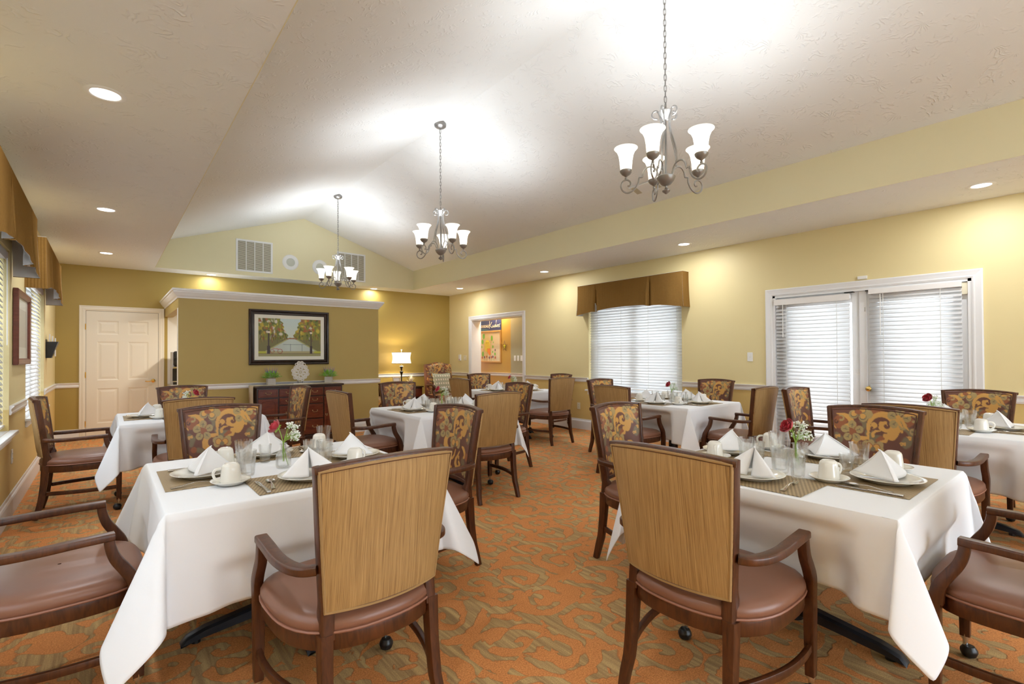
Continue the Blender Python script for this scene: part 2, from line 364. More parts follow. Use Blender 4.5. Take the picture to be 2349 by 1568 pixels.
    A(TA, spiral_pts(1790, 240, 60, 45, -110, 90, 12, 26)); A(TA, [(1810, 490, 70)]); A(OL, [(1790, 490, 22), (1850, 500, 8)])
    # lower double flower
    for x, y in ((900, 870), (1000, 840), (1100, 900), (1180, 860), (1190, 950), (920, 960)): A(TA, [(x, y, 75)])
    for x, y in ((960, 910), (1115, 920)): A(RU, [(x, y, 78)]); A(GO, [(x, y, 62)])
    A(OL, [(1045, 960, 50)])
    # small gold sprigs
    for x, y, f in ((1560, 540, 1), (1730, 640, -1), (320, 740, 1), (1640, 780, 1), (1240, 1220, -1), (420, 1240, 1)):
        A(GO, spiral_pts(x - 30 * f, y, 34, 14, 200, 480, 9, 15)); A(GO, spiral_pts(x + 32, y - 10, 26, 12, 180, 470, 8, 14)); A(GO, [(x - 30, y - 30, 9), (x + 50, y - 45, 8)])
    # lower half
    A(GO, [(1280, 1080, 20), (1200, 1180, 30), (1130, 1260, 42), (1120, 1350, 50), (1190, 1430, 52), (1300, 1430, 46), (1350, 1350, 40), (1290, 1300, 34)])
    A(GO, [(1080, 1060, 20), (1040, 1180, 26), (960, 1260, 30), (860, 1280, 22)]); A(GO, [(1400, 960, 24), (1500, 990, 46), (1590, 1060, 50), (1600, 1140, 40), (1540, 1170, 30)])
    for x, y in ((560, 1240), (660, 1300), (560, 1360), (470, 1300)): A(TA, [(x, y, 70)])
    for x, y in ((560, 1280), (600, 1330)): A(GO, [(x, y, 46)])
    for x, y in ((1700, 1400), (1610, 1470), (1780, 1490)): A(TA, [(x, y, 74)]); A(OL, [(x, y, 30)])
    A(GO, [(240, 1100, 12), (300, 1180, 30), (250, 1260, 30)]); A(GO, [(380, 1540, 14), (520, 1520, 30), (600, 1580, 40)]); A(RU, [(900, 1480, 80)]); A(GO, [(860, 1500, 40), (930, 1450, 30)])
    return S
MOT = motif()
def pattern(U, V, sx=1700., sy=1570.):
    """colours at u across, v down (arrays); soft edged strokes laid over each other"""
    X = 190 + sx * U; Y = 100 + sy * V
    X = 190 + np.mod(X - 190, 1700.); Y = 100 + np.mod(Y - 100, 1570.)
    C = np.empty(X.shape + (3,)); C[:] = BG
    for col, pts, soft in MOT:
        D = np.full(X.shape, 1e9)
        for i in range(len(pts)):
            x0, y0, r0 = pts[i]; x1, y1, r1 = pts[min(i + 1, len(pts) - 1)]
            dx, dy = x1 - x0, y1 - y0; L = dx * dx + dy * dy
            t = np.clip(((X - x0) * dx + (Y - y0) * dy) / L, 0, 1) if L > 0 else 0 * X
            D = np.minimum(D, np.hypot(X - x0 - t * dx, Y - y0 - t * dy) - (r0 + (r1 - r0) * t))
        a = np.clip(.5 - D / soft, 0, 1)[..., None]
        C = C * (1 - a) + np.array(col) * a
    return np.concatenate([C, np.ones(X.shape + (1,))], -1)

# ------------------------------------------------------------------ the dining armchair (faces +y, origin under the seat)
def yst(z):   # fore-aft line of the rear leg and stile
    return float(np.interp(z, [0, .12, .25, .40, .49, .70, .956], [-.265, -.234, -.217, -.207, -.200, -.222, -.256]))
def xst(z): return float(np.interp(z, [0, .25, .49, .956], [.202, .194, .192, .232]))
def make_chair():
    t = thing('dining_chair', 'x', 'chair')
    BOW = .042
    # stiles and top rail
    m = MB()
    for s in (-1, 1):
        zs = [.40, .46, .52, .60, .70, .80, .90, .952]
        m.sweep([(s * (xst(z) - (.007 if z < .5 else 0)), yst(z) + (.004 if z < .5 else 0), z) for z in (.40, .44, .487, .505, .52, .60, .70, .80, .90, .952)], rsec(.024, .042, .005), up=(0, 1, 0), scale=[(1.7, 1.22)] * 3 + [(1.1, 1.)] + [1] * 6)
    P = [(x * .243, -.256 - BOW * (1 - x * x) - .004, .945 + .016 * (1 - x * x)) for x in np.linspace(-1, 1, 15)]
    m.sweep(P, rsec(.040, .022, .006))
    m.sweep([(x * .2, yst(.505) - BOW * (1 - x * x), .505) for x in np.linspace(-1, 1, 11)], rsec(.03, .022, .004))
    m.build('backrest_frame', WOOD, t)
    # patterned front panel
    nu, nv = 112, 118; U, V = np.meshgrid(np.linspace(0, 1, nu), np.linspace(0, 1, nv), indexing='ij')
    G = []
    for i in range(nu):
        r = []
        for j in range(nv):
            u = 2 * U[i, j] - 1; v = V[i, j]; ztop = .944 + .016 * (1 - u * u); z = ztop + (.508 - ztop) * v
            w = xst(z) - .004
            ed = (1 - abs(u) ** 12) * (1 - abs(2 * v - 1) ** 14)
            r.append((-u * w, yst(z) - BOW * (1 - u * u) + .010 + .016 * ed, z))
        G.append(r)
    m = MB().grid(G, flip=True); m.c = pattern(U, V).reshape(-1, 4)
    fp = m.build('front_panel', PAT, t, ang=3)
    e = [(x, y + .002, z) for x, y, z in [G[i][3] for i in range(4, nu - 4, 4)] + [G[nu - 5][j] for j in range(4, nv - 3, 4)] + [G[i][nv - 4] for i in range(nu - 5, 3, -4)] + [G[4][j] for j in range(nv - 5, 3, -4)]]
    MB().tube(e, .0032, 6, True, up=(0, 1, 0)).build('piping', PATD, fp)
    # tan rear panel
    nu, nv = 19, 13; G = []
    for i in range(nu):
        r = []
        for j in range(nv):
            u = 2 * i / (nu - 1) - 1; v = j / (nv - 1); ztop = .9475 + .016 * (1 - u * u); z = ztop + (.489 - ztop) * v; w = xst(z) + .0095
            r.append((u * w, yst(z) - BOW * (1 - u * u) - .026 - .007 * (1 - u ** 8) * (1 - (2 * v - 1) ** 8), z))
        G.append(r)
    m = MB().grid(G, flip=True)
    inner = [[(x * .995, y + .022, z) for x, y, z in r] for r in G]; m.grid(inner)
    rim = [G[i][0] for i in range(nu)] + [G[-1][j] for j in range(1, nv)] + [G[i][-1] for i in range(nu - 2, -1, -1)] + [G[0][j] for j in range(nv - 2, 0, -1)]
    rim2 = [(x * .995, y + .022, z) for x, y, z in rim]
    m.grid([rim, rim2], cv=True)
    rp = m.build('rear_panel', TAN, t)
    cx = [(x * .982, y - .001, .718 + (z - .718) * .978) for x, y, z in rim]
    MB().tube(cx, .0048, 6, True, up=(0, 1, 0)).tube([(x * .965, y - .0022, .718 + (z - .718) * .958) for x, y, z in rim], .0014, 4, True, 1, up=(0, 1, 0)).build('piping', [TANP, PATD], rp)
    # seat
    def outline(k=1., n=44):
        o = []
        for i in range(n):
            a = 2 * pi * i / n; c, s_ = cos(a), sin(a); e_ = 3.6 if s_ > 0 else 2.5
            r = (abs(c) ** e_ + abs(s_) ** e_) ** (-1 / e_); hy = .255 if s_ > 0 else .290
            o.append((.280 * k * r * c, .035 + hy * k * r * s_))
        return o
    G = [[(x, y, z) for x, y in outline(k)] for k, z in ((.95, .420), (1.0, .424), (1.015, .437), (1.01, .452), (.975, .466), (.90, .476), (.72, .484), (.4, .489), (.02, .490))]
    seat = MB().grid(G, cv=True).build('seat', VIN, t, ang=3)
    MB().tube([(x, y, .424) for x, y in outline(1.012)], .0048, 6, True).build('piping', VINP, seat)
    G = [[(x, y, z) for x, y in outline(k)] for k, z in ((.90, .417), (.995, .417), (1.0, .41), (1.0, .372), (.99, .365), (.88, .365), (.88, .417))]
    MB().grid(G, cv=True).build('seat_frame', WOOD, t, ang=.8)
    # legs
    for s in (-1, 1):
        zs = [0, .03, .08, .14, .20, .28, .36, .42]
        MB().sweep([(s * (xst(z) + (.006 if z < .1 else 0)), yst(z), z) for z in zs], rsec(.036, .042, .004), up=(0, 1, 0), scale=[.82, .85, .92, .98, 1, 1.05, 1.12, 1.18]).build('leg', WOOD, t)
        fl = MB().sweep([(s * .258, .258, z) for z in (.088, .2, .32, .42)], rsec(.038, .040, .004), up=(0, 1, 0), scale=[.84, .92, 1, 1]).build('leg', WOOD, t)
        c = (s * .258, .258, 0)
        MB().lathe([(.0001, .104), (.016, .104), (.017, .078), (.010, .076), (.009, .05), (.001, .05)], 12, c, 0).build('caster_stem', CHROME, fl)
        MB().lathe([(.001, .05), (.020, .048), (.029, .034), (.030, .024), (.024, .008), (.012, .001), (.001, .001)], 14, (s * .258, .247, 0)).build('caster_wheel', RUB, fl)
        P = smooth_path([(s * .196, -.200, .195), (s * .232, -.10, .195), (s * .262, .03, .195), (s * .268, .15, .195), (s * .258, .250, .195)], 5)
        MB().sweep(P, rsec(.020, .030, .004)).build('stretcher', WOOD, t)
        P = smooth_path([(s * .218, -.213, .630), (s * .252, -.185, .628), (s * .272, -.12, .626), (s * .279, -.03, .627), (s * .274, .08, .631), (s * .268, .186, .633)], 5)
        n = len(P); arm = MB().sweep(P, rsec(.044, .028, .007, 3), scale=[(.75 + .25 * min(1, i / 8), 1) for i in range(n)]).build('armrest', WOOD, t)
        P = smooth_path([(s * .269, .172, .630), (s * .269, .173, .60), (s * .268, .188, .55), (s * .268, .218, .50), (s * .266, .242, .455), (s * .262, .252, .395)], 5)
        MB().sweep(P, rsec(.034, .042, .005), up=(0, 1, 0), scale=[(1, .72 + .35 * i / (len(P) - 1)) for i in range(len(P))]).build('arm_support', WOOD, t)
    return t

# ------------------------------------------------------------------ chairs around the tables: x, y, heading, table, side
TABLES = dict(A=(.70, 2.66), B=(.62, 5.70), C=(2.73, 4.52), D=(5.06, 6.20), E=(5.13, 3.33), G=(2.56, 1.01), H=(4.96, .88))
TN = dict(A='the near left table', B='the table by the panelled door', C='the middle table by the aisle', D='the farthest table',
          E='the table below the window', G='the near right table', H='the table by the glass doors')
CH = [('A', 'n', .71, 1.796, 2.9), ('A', 'w', -.175, 2.604, -87.3), ('A', 'f', .584, 3.549, 177.4), ('A', 'e', 1.504, 2.713, 92.3),
      ('B', 'w', -.17, 5.659, -91.3), ('B', 'n', .577, 4.914, -.6), ('B', 'f', .663, 6.446, 179.5), ('B', 'e', 1.413, 5.756, 95.3),
      ('C', 'w', 1.952, 4.686, -86.7), ('C', 'f', 2.822, 5.465, 180.3), ('C', 'n', 2.708, 3.756, -1.8), ('C', 'e', 3.543, 4.537, 88.2),
      ('D', 'w', 4.197, 6.026, -89), ('D', 'f', 5.226, 7.101, 179.5), ('D', 'n', 5.122, 5.383, -1), ('D', 'e', 5.918, 6.206, 90.8),
      ('E', 'f', 5.19, 4.214, 179.4), ('E', 'w', 4.405, 3.397, -93.9), ('E', 'e', 5.88, 3.333, 89.8), ('E', 'n', 5.097, 2.504, -.6),
      ('G', 'f', 2.629, 1.862, 180.8), ('G', 'w', 1.784, 1.003, -90), ('G', 'e', 3.337, .947, 90.5), ('G', 'n', 2.573, .175, -.5),
      ('H', 'f', 5.157, 1.731, 177.1), ('H', 'w', 4.172, .834, -93.1), ('H', 'e', 5.613, .796, 88.5), ('H', 'n', 4.98, .10, 0)]
CHL = {
 'An': 'tan-backed armchair seen from behind at the near left table, large in the foreground',
 'Aw': 'armchair cut off by the left edge of the photo, seat and arms showing',
 'Af': 'armchair with scroll-patterned back at the far side of the near left table',
 'Ae': 'patterned armchair on the aisle side of the near left table, turned sideways',
 'Bw': 'armchair standing between the left wall and a white-clothed table',
 'Bn': 'tan-backed armchair right behind a patterned one, at the table by the panelled door',
 'Bf': 'patterned armchair directly in front of the six-panel door',
 'Be': 'patterned armchair turned sideways in front of the sideboard drawers',
 'Cw': 'tan-backed armchair facing right, at the left side of the middle table by the aisle',
 'Cf': 'patterned armchair below the lit table lamp',
 'Cn': 'tan-backed armchair with legs on the aisle carpet, near side of the middle table',
 'Ce': 'patterned armchair just behind the tan-backed one at the aisle side of the middle table',
 'Dw': 'tan-backed armchair partly hiding the sage cushion',
 'Df': 'patterned armchair right under the corridor bulletin board',
 'Dn': 'tan-backed armchair standing clear on the carpet near the wall outlet',
 'De': 'armchair showing only a patterned top edge above the tan-backed one near the outlet',
 'Ef': 'patterned armchair at the left end of the right window blind',
 'Ew': 'tan-backed armchair facing right below the left half of the window blind',
 'Ee': 'patterned armchair between the window blind and the glass doors',
 'En': 'tan-backed armchair turned sideways at the left edge of the glass doors',
 'Gf': 'patterned armchair on the aisle side behind the big right foreground chair',
 'Gw': 'big tan-backed armchair in the right foreground, seen from behind',
 'Ge': 'wide scroll-patterned armchair back at the right side of the near right table',
 'Gn': 'armchair cut off by the lower right corner, seat and two arms showing',
 'Hf': 'patterned armchair turned sideways against the left glass door blind',
 'Hw': 'tan-backed armchair directly behind the wide patterned back of the near right table',
 'He': 'patterned armchair behind the rose at the right jamb of the glass doors',
 'Hn': 'armchair at the right edge showing only a front leg and caster under the cloth'}
proto = make_chair(); first = True
for tb, sd, x, y, a in CH:
    kw = dict(label=CHL[tb + sd], group='dining armchairs around the tables')
    if first: proto.location = (x, y, 0); proto.rotation_euler = (0, 0, rad(a)); tag(proto, kw['label'], None, kw['group']); first = False
    else: dup(proto, (x, y, 0), rad(a), **kw)

# ------------------------------------------------------------------ tables and cloths
def make_table(k, c):
    t = thing('pedestal_table', 'table with crossed black iron feet, ' + TN[k], 'table', (c[0], c[1], 0), 0, 'pedestal dining tables')
    MB().box((-.52, -.52, .700), (.52, .52, .728)).build('tabletop', WOODD, t, bev=.004)
    MB().lathe([(.0001, .02), (.045, .03), (.045, .10), (.038, .12), (.038, .66), (.05, .68), (.05, .70), (.0001, .70)], 16).build('column', IRON, t)
    MB().box((-.25, -.03, .672), (.25, .03, .699)).box((-.03, -.25, .672), (.03, .25, .699)).build('top_bracket', IRON, t)
    for i in range(4):
        if k == 'G' and i % 2 == 0: continue
        a = i * pi / 2; R = Matrix.Rotation(a, 4, 'Z'); m = MB()
        P = [(.02, .115), (.10, .100), (.35, .062), (.42, .040), (.445, .012)]; Q = [(.02, .06), (.10, .05), (.36, .022), (.40, .014), (.44, .008)]
        G = []
        for (x, zt), (x2, zb) in zip(P, Q):
            w = .030
            G.append([tuple(R @ Vector(q)) for q in ((x, -w * .6, zt), (x, w * .6, zt), (x, w, zt - .010), (x2, w, zb), (x2, -w, zb), (x, -w, zt - .010))])
        m.grid(G, cv=True); m.add(G[-1], [(0, 1, 2, 3, 4, 5)])
        f = m.build('foot', IRON, t, bev=.002); MB().lathe([(.0001, .02), (.018, .02), (.02, 0), (.0001, 0)], 10, tuple(R @ Vector((.385, 0, 0)))).build('glide', RUB, f)
    return t
def make_cloth(k, c, seed):
    L = TH; H = .915; top = TZ; rng = random.Random(seed); ph = [rng.uniform(0, 6.28) for _ in range(8)]
    xs = sorted(set([round(v, 4) for v in list(np.linspace(-H, H, 75)) + [L, -L, L + .012, -L - .012, L + .03, -L - .03, L - .015, -L + .015]]))
    chairs = [(x - c[0], y - c[1], sd) for tb, sd, x, y, a in CH if tb == k]
    def side(o, d, a, e, sgn, tt):
        """o: along the edge, a: overhang; returns outward offset and drop"""
        near = math.exp(-max(0, L - abs(o)) / .13)
        w = .012 * sin(o * 11 + ph[sgn]) + .008 * sin(o * 23 + ph[sgn + 4])
        k_ = .06 + (.17 * fk - .06) * near + w * 2.0 * (1 - near)
        off = a * k_ + .010 * min(1, a / .02)
        return off
    fk = dict(A=1., B=.8, C=.7).get(k, .55)
    G = []; du, dv = dict(G=(.05, .03), A=(-.01, .0)).get(k, (0, 0)); us = sorted(set(xs)); 
    fx = lambda q, d: q + d * min(1, max(0, (abs(q) - L)) / .05)
    for u_ in xs:
        row = []
        for v_ in xs:
            u, v = fx(u_, du), fx(v_, dv)
            au, av = abs(u), abs(v); su, sv = (1 if u > 0 else -1), (1 if v > 0 else -1)
            a, b = max(0, au - L), max(0, av - L)
            x, y, z = u, v, top
            if a > 0 and b == 0:
                off = side(v, 0, a, L, 0 if u > 0 else 1, 0); x = su * (L + off); z = top - sqrt(max(0, a * a - off * off * .6))
            elif b > 0 and a == 0:
                off = side(u, 0, b, L, 2 if v > 0 else 3, 0); y = sv * (L + off); z = top - sqrt(max(0, b * b - off * off * .6))
            elif a > 0 and b > 0:
                r = sqrt(a * a + b * b); f = math.atan2(b, a); q = sin(2 * f)
                skew = .10 * sin(ph[0] + su + 2 * sv)
                wx, wy = cos(f) ** 2, sin(f) ** 2
                o0 = .17 * fk; d = q ** .8 * (.27 * fk); l = (.15 + .05 * (1 - fk)) * sin(4 * f) + skew * q * fk
                ox = r * (o0 * wx + (d + l) * .7071) + .010 * wx * min(1, r / .02); oy = r * (o0 * wy + (d - l) * .7071) + .010 * wy * min(1, r / .02)
                x = su * (L + ox); y = sv * (L + oy); z = top - sqrt(max(0, r * r - min(ox * ox + oy * oy, r * r * .5)))
            over = max(a, b)
            if over > 0: # soft edge
                z = min(z, top); 
                for cx, cy, sd in chairs:
                    # push the drape inward where a chair front stands
                    if sd in 'we' and a > 0:
                        s_ = -1 if sd == 'w' else 1
                        if su != s_: continue
                        fr = s_ * cx; lat = abs(y - cy); cur = s_ * x
                    elif sd in 'nf' and b > 0:
                        s_ = -1 if sd == 'n' else 1
                        if sv != s_: continue
                        fr = s_ * cy; lat = abs(x - cx); cur = s_ * y
                    else: continue
                    zz = np.interp(z, [.30, .44, .50, .60, .665, .70], [.305, .305, .305, .250, .240, 0])
                    lim = fr - float(zz) - .012
                    wgt = 1. if lat < .335 else max(0., 1 - (lat - .335) / .10)
                    wgt = wgt * wgt * (3 - 2 * wgt)
                    if cur > lim and z < .70:
                        new = cur + (lim - cur) * wgt * min(1, (.70 - z) / .035)
                        if sd in 'we': x = s_ * new
                        else: y = s_ * new
            row.append((x, y, z))
        G.append(row)
    m = MB().grid(G)
    o = m.build('tablecloth', CLOTH, None, loc=(c[0], c[1], 0), ang=3)
    s = o.modifiers.new('s', 'SUBSURF'); s.levels = s.render_levels = 1
    s = o.modifiers.new('t', 'SOLIDIFY'); s.thickness = .0022; s.offset = -1
    return tag(o, 'white tablecloth draped over ' + TN[k], 'tablecloth', 'white tablecloths')
for i, (k, c) in enumerate(TABLES.items()): make_table(k, c); make_cloth(k, c, 11 + i)

# ------------------------------------------------------------------ tableware (each origin at its base, diner on -y side)
T0 = TZ + .0012
def mk_placemat():
    return MB().box((-.232, -.160, 0), (.232, .160, .0022)).build('placemat', MATF, None, smooth=False)
def mk_plate():
    return MB().lathe([(.0001, .004), (.075, .004), (.083, .001), (.088, .001), (.095, .008), (.118, .017), (.132, .021), (.1335, .0225), (.131, .0235), (.115, .0195), (.094, .0115), (.085, .0075), (.0001, .0070)], 44).build('dinner_plate', CHINA, None, ang=3)
def mk_saucer():
    return MB().lathe([(.0001, .003), (.042, .003), (.046, 0), (.05, 0), (.056, .006), (.072, .014), (.078, .0185), (.0775, .0205), (.07, .017), (.054, .0095), (.034, .0065), (.0001, .0065)], 36).build('saucer', CHINA, None, ang=3)
def mk_cup():
    t = thing('coffee_cup', 'x', 'cup')
    # upside-down mug: foot on top
    MB().lathe([(.0395, 0), (.0415, .001), (.0415, .008), (.0405, .02), (.037, .05), (.0345, .068), (.031, .075), (.0265, .0775), (.0245, .0800), (.0225, .0800), (.0215, .0770), (.0001, .0765)], 32).lathe([(.0395, 0), (.0375, .004), (.0365, .03), (.031, .066), (.0001, .070)], 32).build('cup_body', CHINA, t, ang=3)
    P = smooth_path([(.036, 0, .062), (.055, 0, .060), (.066, 0, .046), (.062, 0, .026), (.050, 0, .014), (.040, 0, .012)], 5)
    MB().sweep(P, rsec(.011, .0065, .003), up=(0, 1, 0)).build('handle', CHINA, t, ang=3)
    return t
def mk_tumbler(name, h, rt, rb, nf, lip):
    """paneled glass: fluted lower body, plain lip"""
    n = nf * 4; G = []
    outer = [(0, .86), (.04, .97), (.12, 1.), (.55, 1.), (.66, 1.), (.70, .985), (1., 1.)]
    prof = []
    for f, k in outer: prof.append((f, (rb + (rt - rb) * f) * k))
    for i in range(n):
        a = 2 * pi * i / n; fl = 1 - .055 * (abs(sin(nf * a / 1. / 2)) ** .7); r_ = []
        for f, r in prof:
            q = r * (fl if f < .68 else 1.) * (1.02 if f < .68 else 1); r_.append((q * cos(a), q * sin(a), f * h))
        for f, d in ((1., .0022), (.7, .0028), (.2, .0055), (.13, .012)):
            q = (rb + (rt - rb) * f) - d; r_.append((q * cos(a), q * sin(a), f * h))
        r_.append((1e-4 * cos(a), 1e-4 * sin(a), .11 * h)); G.append(r_)
    m = MB().grid(G, cu=True); m.add([G[i][0] for i in range(n)], [tuple(range(n - 1, -1, -1))])
    return m.build(name, GLASS, None, ang=.5)
def mk_vase():
    t = thing('bud_vase', 'x', 'vase')
    MB().lathe([(.0001, .001), (.026, .0005), (.031, .004), (.033, .012), (.034, .055), (.031, .068), (.023, .079), (.0135, .089), (.0115, .096), (.0115, .112), (.0165, .115), (.0165, .1185), (.0135, .1195), (.0095, .117), (.0095, .094), (.012, .087), (.021, .077), (.0285, .066), (.031, .054), (.030, .014), (.026, .008), (.0001, .007)], 28, sq=3.4).build('glass_body', GLASS, t, ang=.9)
    return t
def mk_fork():
    m = MB(); P = smooth_path([(0, -.095, .004), (0, -.06, .006), (0, -.01, .013), (0, .03, .010), (0, .055, .004)], 5); n = len(P)
    m.sweep(P, rsec(.013, .0026, .0012), scale=[(float(np.interp(i / n, [0, .12, .5, .8, 1], [1.25, 1.3, .45, .5, 1.5])), 1) for i in range(n)])
    for x in (-.0085, -.0028, .0028, .0085): m.sweep([(x, .053, .004), (x, .075, .003), (x, .092, .008)], rsec(.0030, .0022, .0008), scale=[1, 1, .6])
    return m.build('dinner_fork', STEEL, None)
def mk_knife():
    m = MB(); m.sweep([(0, -.115, .005), (0, -.09, .0055), (0, -.02, .0055), (0, .0, .005)], rsec(.014, .006, .0025), scale=[1.15, 1.1, .75, .7])
    m.sweep([(0, .0, .0035), (.001, .05, .0030), (.001, .09, .0026), (-.003, .112, .0022)], rsec(.017, .0018, .0007), scale=[(.7, 1), (1, 1), (1, 1), (.35, 1)])
    return m.build('table_knife', STEEL, None)
def mk_spoon():
    m = MB(); P = smooth_path([(0, -.085, .004), (0, -.05, .006), (0, .0, .011), (0, .035, .008)], 5); n = len(P)
    m.sweep(P, rsec(.012, .0026, .0012), scale=[(float(np.interp(i / n, [0, .12, .6, 1], [1.35, 1.35, .45, .5])), 1) for i in range(n)])
    G = []
    for i in range(9):
        r = i / 8; G.append([(.019 * r * cos(2 * pi * j / 20) * (1 - .12 * sin(2 * pi * j / 20)), .058 + .028 * r * sin(2 * pi * j / 20), .0025 + .006 * r * r) for j in range(20)])
    m.grid(G, cv=True); m.grid([[(x, y, z - .0012) for x, y, z in r] for r in G], cv=True, flip=True)
    return m.build('teaspoon', STEEL, None)
def mk_napkin():
    """pyramid fold, open side towards the diner (-y)"""
    A = Vector((0, .022, .124)); Lc = Vector((-.128, -.046, .0205)); Rc = Vector((.128, -.046, .0205)); B = Vector((0, .124, .0195)); m = MB()
    def tri(P, Q, R, bulge, n=10):
        N = (Q - P).cross(R - P).normalized(); G = []
        for i in range(n + 1):
            r = []
            for j in range(n + 1):
                s = i / n; t_ = j / n; q = P * (1 - s) + (Q * (1 - t_) + R * t_) * s
                q = q + N * bulge * (s * (1 - s) * 2 + s * t_ * (1 - t_) * 2.4); r.append(tuple(q))
            G.append(r)
        return G
    m.grid(tri(A, Lc, B, .012)); m.grid(tri(A, B, Rc, .012))
    # folded front flaps rolling inwards from the two front edges
    for s in (-1, 1):
        G = []
        for i in range(12):
            f = i / 11; e = A * (1 - f) + (Lc if s < 0 else Rc) * f; r = []
            for j in range(9):
                g = j / 8; ctr = Vector((s * .010 * f, .030 - .055 * f, A.z * (1 - f) + .003))
                q = e * (1 - g) + ctr * g; q = q + Vector((0, -.030 * sin(pi * g) * f * (1 - .5 * f), .010 * sin(pi * g) * f * (1 - f))); r.append(tuple(q))
            G.append(r)
        m.grid(G)
    o = m.build('folded_napkin', NAPK, None, ang=1.2); s_ = o.modifiers.new('t', 'SOLIDIFY'); s_.thickness = .0028; s_.offset = 0; return o
PROT = {}
LIB = dict(placemat=(mk_placemat, 'placemat'), dinner_plate=(mk_plate, 'plate'), saucer=(mk_saucer, 'saucer'), coffee_cup=(mk_cup, 'cup'),
           tumbler=(lambda: mk_tumbler('water_glass', .118, .043, .033, 9, .3), 'glass'), juice=(lambda: mk_tumbler('juice_glass', .092, .031, .026, 6, .3), 'glass'),
           dinner_fork=(mk_fork, 'fork'), table_knife=(mk_knife, 'knife'), teaspoon=(mk_spoon, 'spoon'), folded_napkin=(mk_napkin, 'napkin'), bud_vase=(mk_vase, 'vase'))
def put(kind, x, y, z, rz, label, group):
    if kind not in PROT:
        o = LIB[kind][0](); PROT[kind] = o; o.location = (x, y, z); o.rotation_euler = (0, 0, rz); return tag(o, label, LIB[kind][1], group)
    return dup(PROT[kind], (x, y, z), rz, label, group)
SEAT = dict(n=(0., 'near'), e=(90., 'right-hand'), f=(180., 'far'), w=(-90., 'left-hand'))
# offsets in the diner's frame from the table centre: default, and per seat where the photo shows them
OFF = dict(mat=(0, -.345), plate=(.02, -.345), cup=(.25, -.255), tumbler=(.11, -.15), juice=(.005, -.170), fork=(.165, -.36), knife=(-.205, -.36), spoon=(-.175, -.35))
CUS = {('A', 'w'): dict(mat=(-.03, -.355), plate=(-.02, -.35), cup=(.23, -.285), tumbler=(.11, -.20), juice=None, fork=(.16, -.40), spoon=(-.19, -.35), knife=(-.215, -.36)),
       ('A', 'n'): dict(plate=(.01, -.345), cup=(.26, -.24), tumbler=(.17, -.06), juice=(.09, -.12), knife=(-.195, -.38), spoon=(-.155, -.365)),
       ('A', 'f'): dict(cup=(.235, -.205), tumbler=(.15, -.215), juice=(.06, -.165), plate=(.01, -.345)),
       ('A', 'e'): dict(cup=(.345, -.275), tumbler=(.46, -.34), juice=(.16, -.16), plate=(-.01, -.35)),
       ('G', 'w'): dict(plate=(-.03, -.34), cup=(.21, -.15), tumbler=(.01, -.145), juice=(.108, -.205), fork=(.145, -.385)),
       ('G', 'n'): dict(plate=(.02, -.375), cup=(.30, -.33), tumbler=(.25, -.21), juice=(.055, -.215), knife=(-.215, -.37), spoon=(-.175, -.36)),
       ('G', 'e'): dict(plate=(-.03, -.375), cup=(.28, -.42), tumbler=(.20, -.32), juice=(.03, -.205), mat=(-.02, -.345)),
       ('G', 'f'): dict(plate=(-.12, -.375), cup=(.08, -.345), tumbler=(.0, -.215), juice=(-.08, -.19), mat=(-.08, -.355), fork=(-.28, -.36), knife=(-.30, -.36), spoon=(-.26, -.36))}
HID = dict(A='', B='', C='', D='', E='', G='', H='')
for k, (cx, cy) in TABLES.items():
    for sd, (ang, sn) in SEAT.items():
        if k == 'H' and sd == 'n': pass
        o = dict(OFF); jr = random.Random(hash((ord(k), ord(sd))) % 1000)
        if (k, sd) in CUS: o.update(CUS[(k, sd)])
        else: o = {a: (b[0] + jr.uniform(-.015, .015), b[1] + jr.uniform(-.012, .012)) for a, b in o.items()}
        R = rad(ang); where = ', %s place of %s' % (sn, TN[k])
        def W(p): return cx + p[0] * cos(R) - p[1] * sin(R), cy + p[0] * sin(R) + p[1] * cos(R)
        x, y = W(o['mat']); put('placemat', x, y, T0, R, 'woven brown placemat' + where, 'woven placemats')
        x, y = W(o['plate']); put('dinner_plate', x, y, T0 + .0023, R, 'cream dinner plate' + where, 'dinner plates')
        put('folded_napkin', x, y, T0 + .0105, R + jr.uniform(-.15, .15), 'folded white napkin' + where, 'folded napkins')
        zc = T0 + .0024
        x, y = W(o['cup']); put('saucer', x, y, zc, R, 'cream saucer' + where, 'saucers')
        put('coffee_cup', x, y, zc + .0086, {'Aw': pi * 1.0, 'Gw': rad(-25), 'Af': pi, 'An': .4, 'Ef': .3}.get(k + sd, R + jr.uniform(-1, 1)), 'upturned cream coffee cup' + where, 'upturned coffee cups')
        if o['tumbler']: x, y = W(o['tumbler']); put('tumbler', x, y, T0, jr.uniform(0, 6), 'large ribbed water glass' + where, 'water glasses')
        if o['juice']: x, y = W(o['juice']); put('juice', x, y, T0, jr.uniform(0, 6), 'small juice glass' + where, 'juice glasses')
        if k in 'AGEH' or sd in 'nw':
            x, y = W(o['fork']); put('dinner_fork', x, y, zc, R + rad(6), 'steel fork' + where, 'forks')
            x, y = W(o['knife']); put('table_knife', x, y, zc, R, 'steel knife' + where, 'knives')
            x, y = W(o['spoon']); put('teaspoon', x, y, zc, R + rad(-8) + pi * 0, 'steel teaspoon' + where, 'teaspoons')

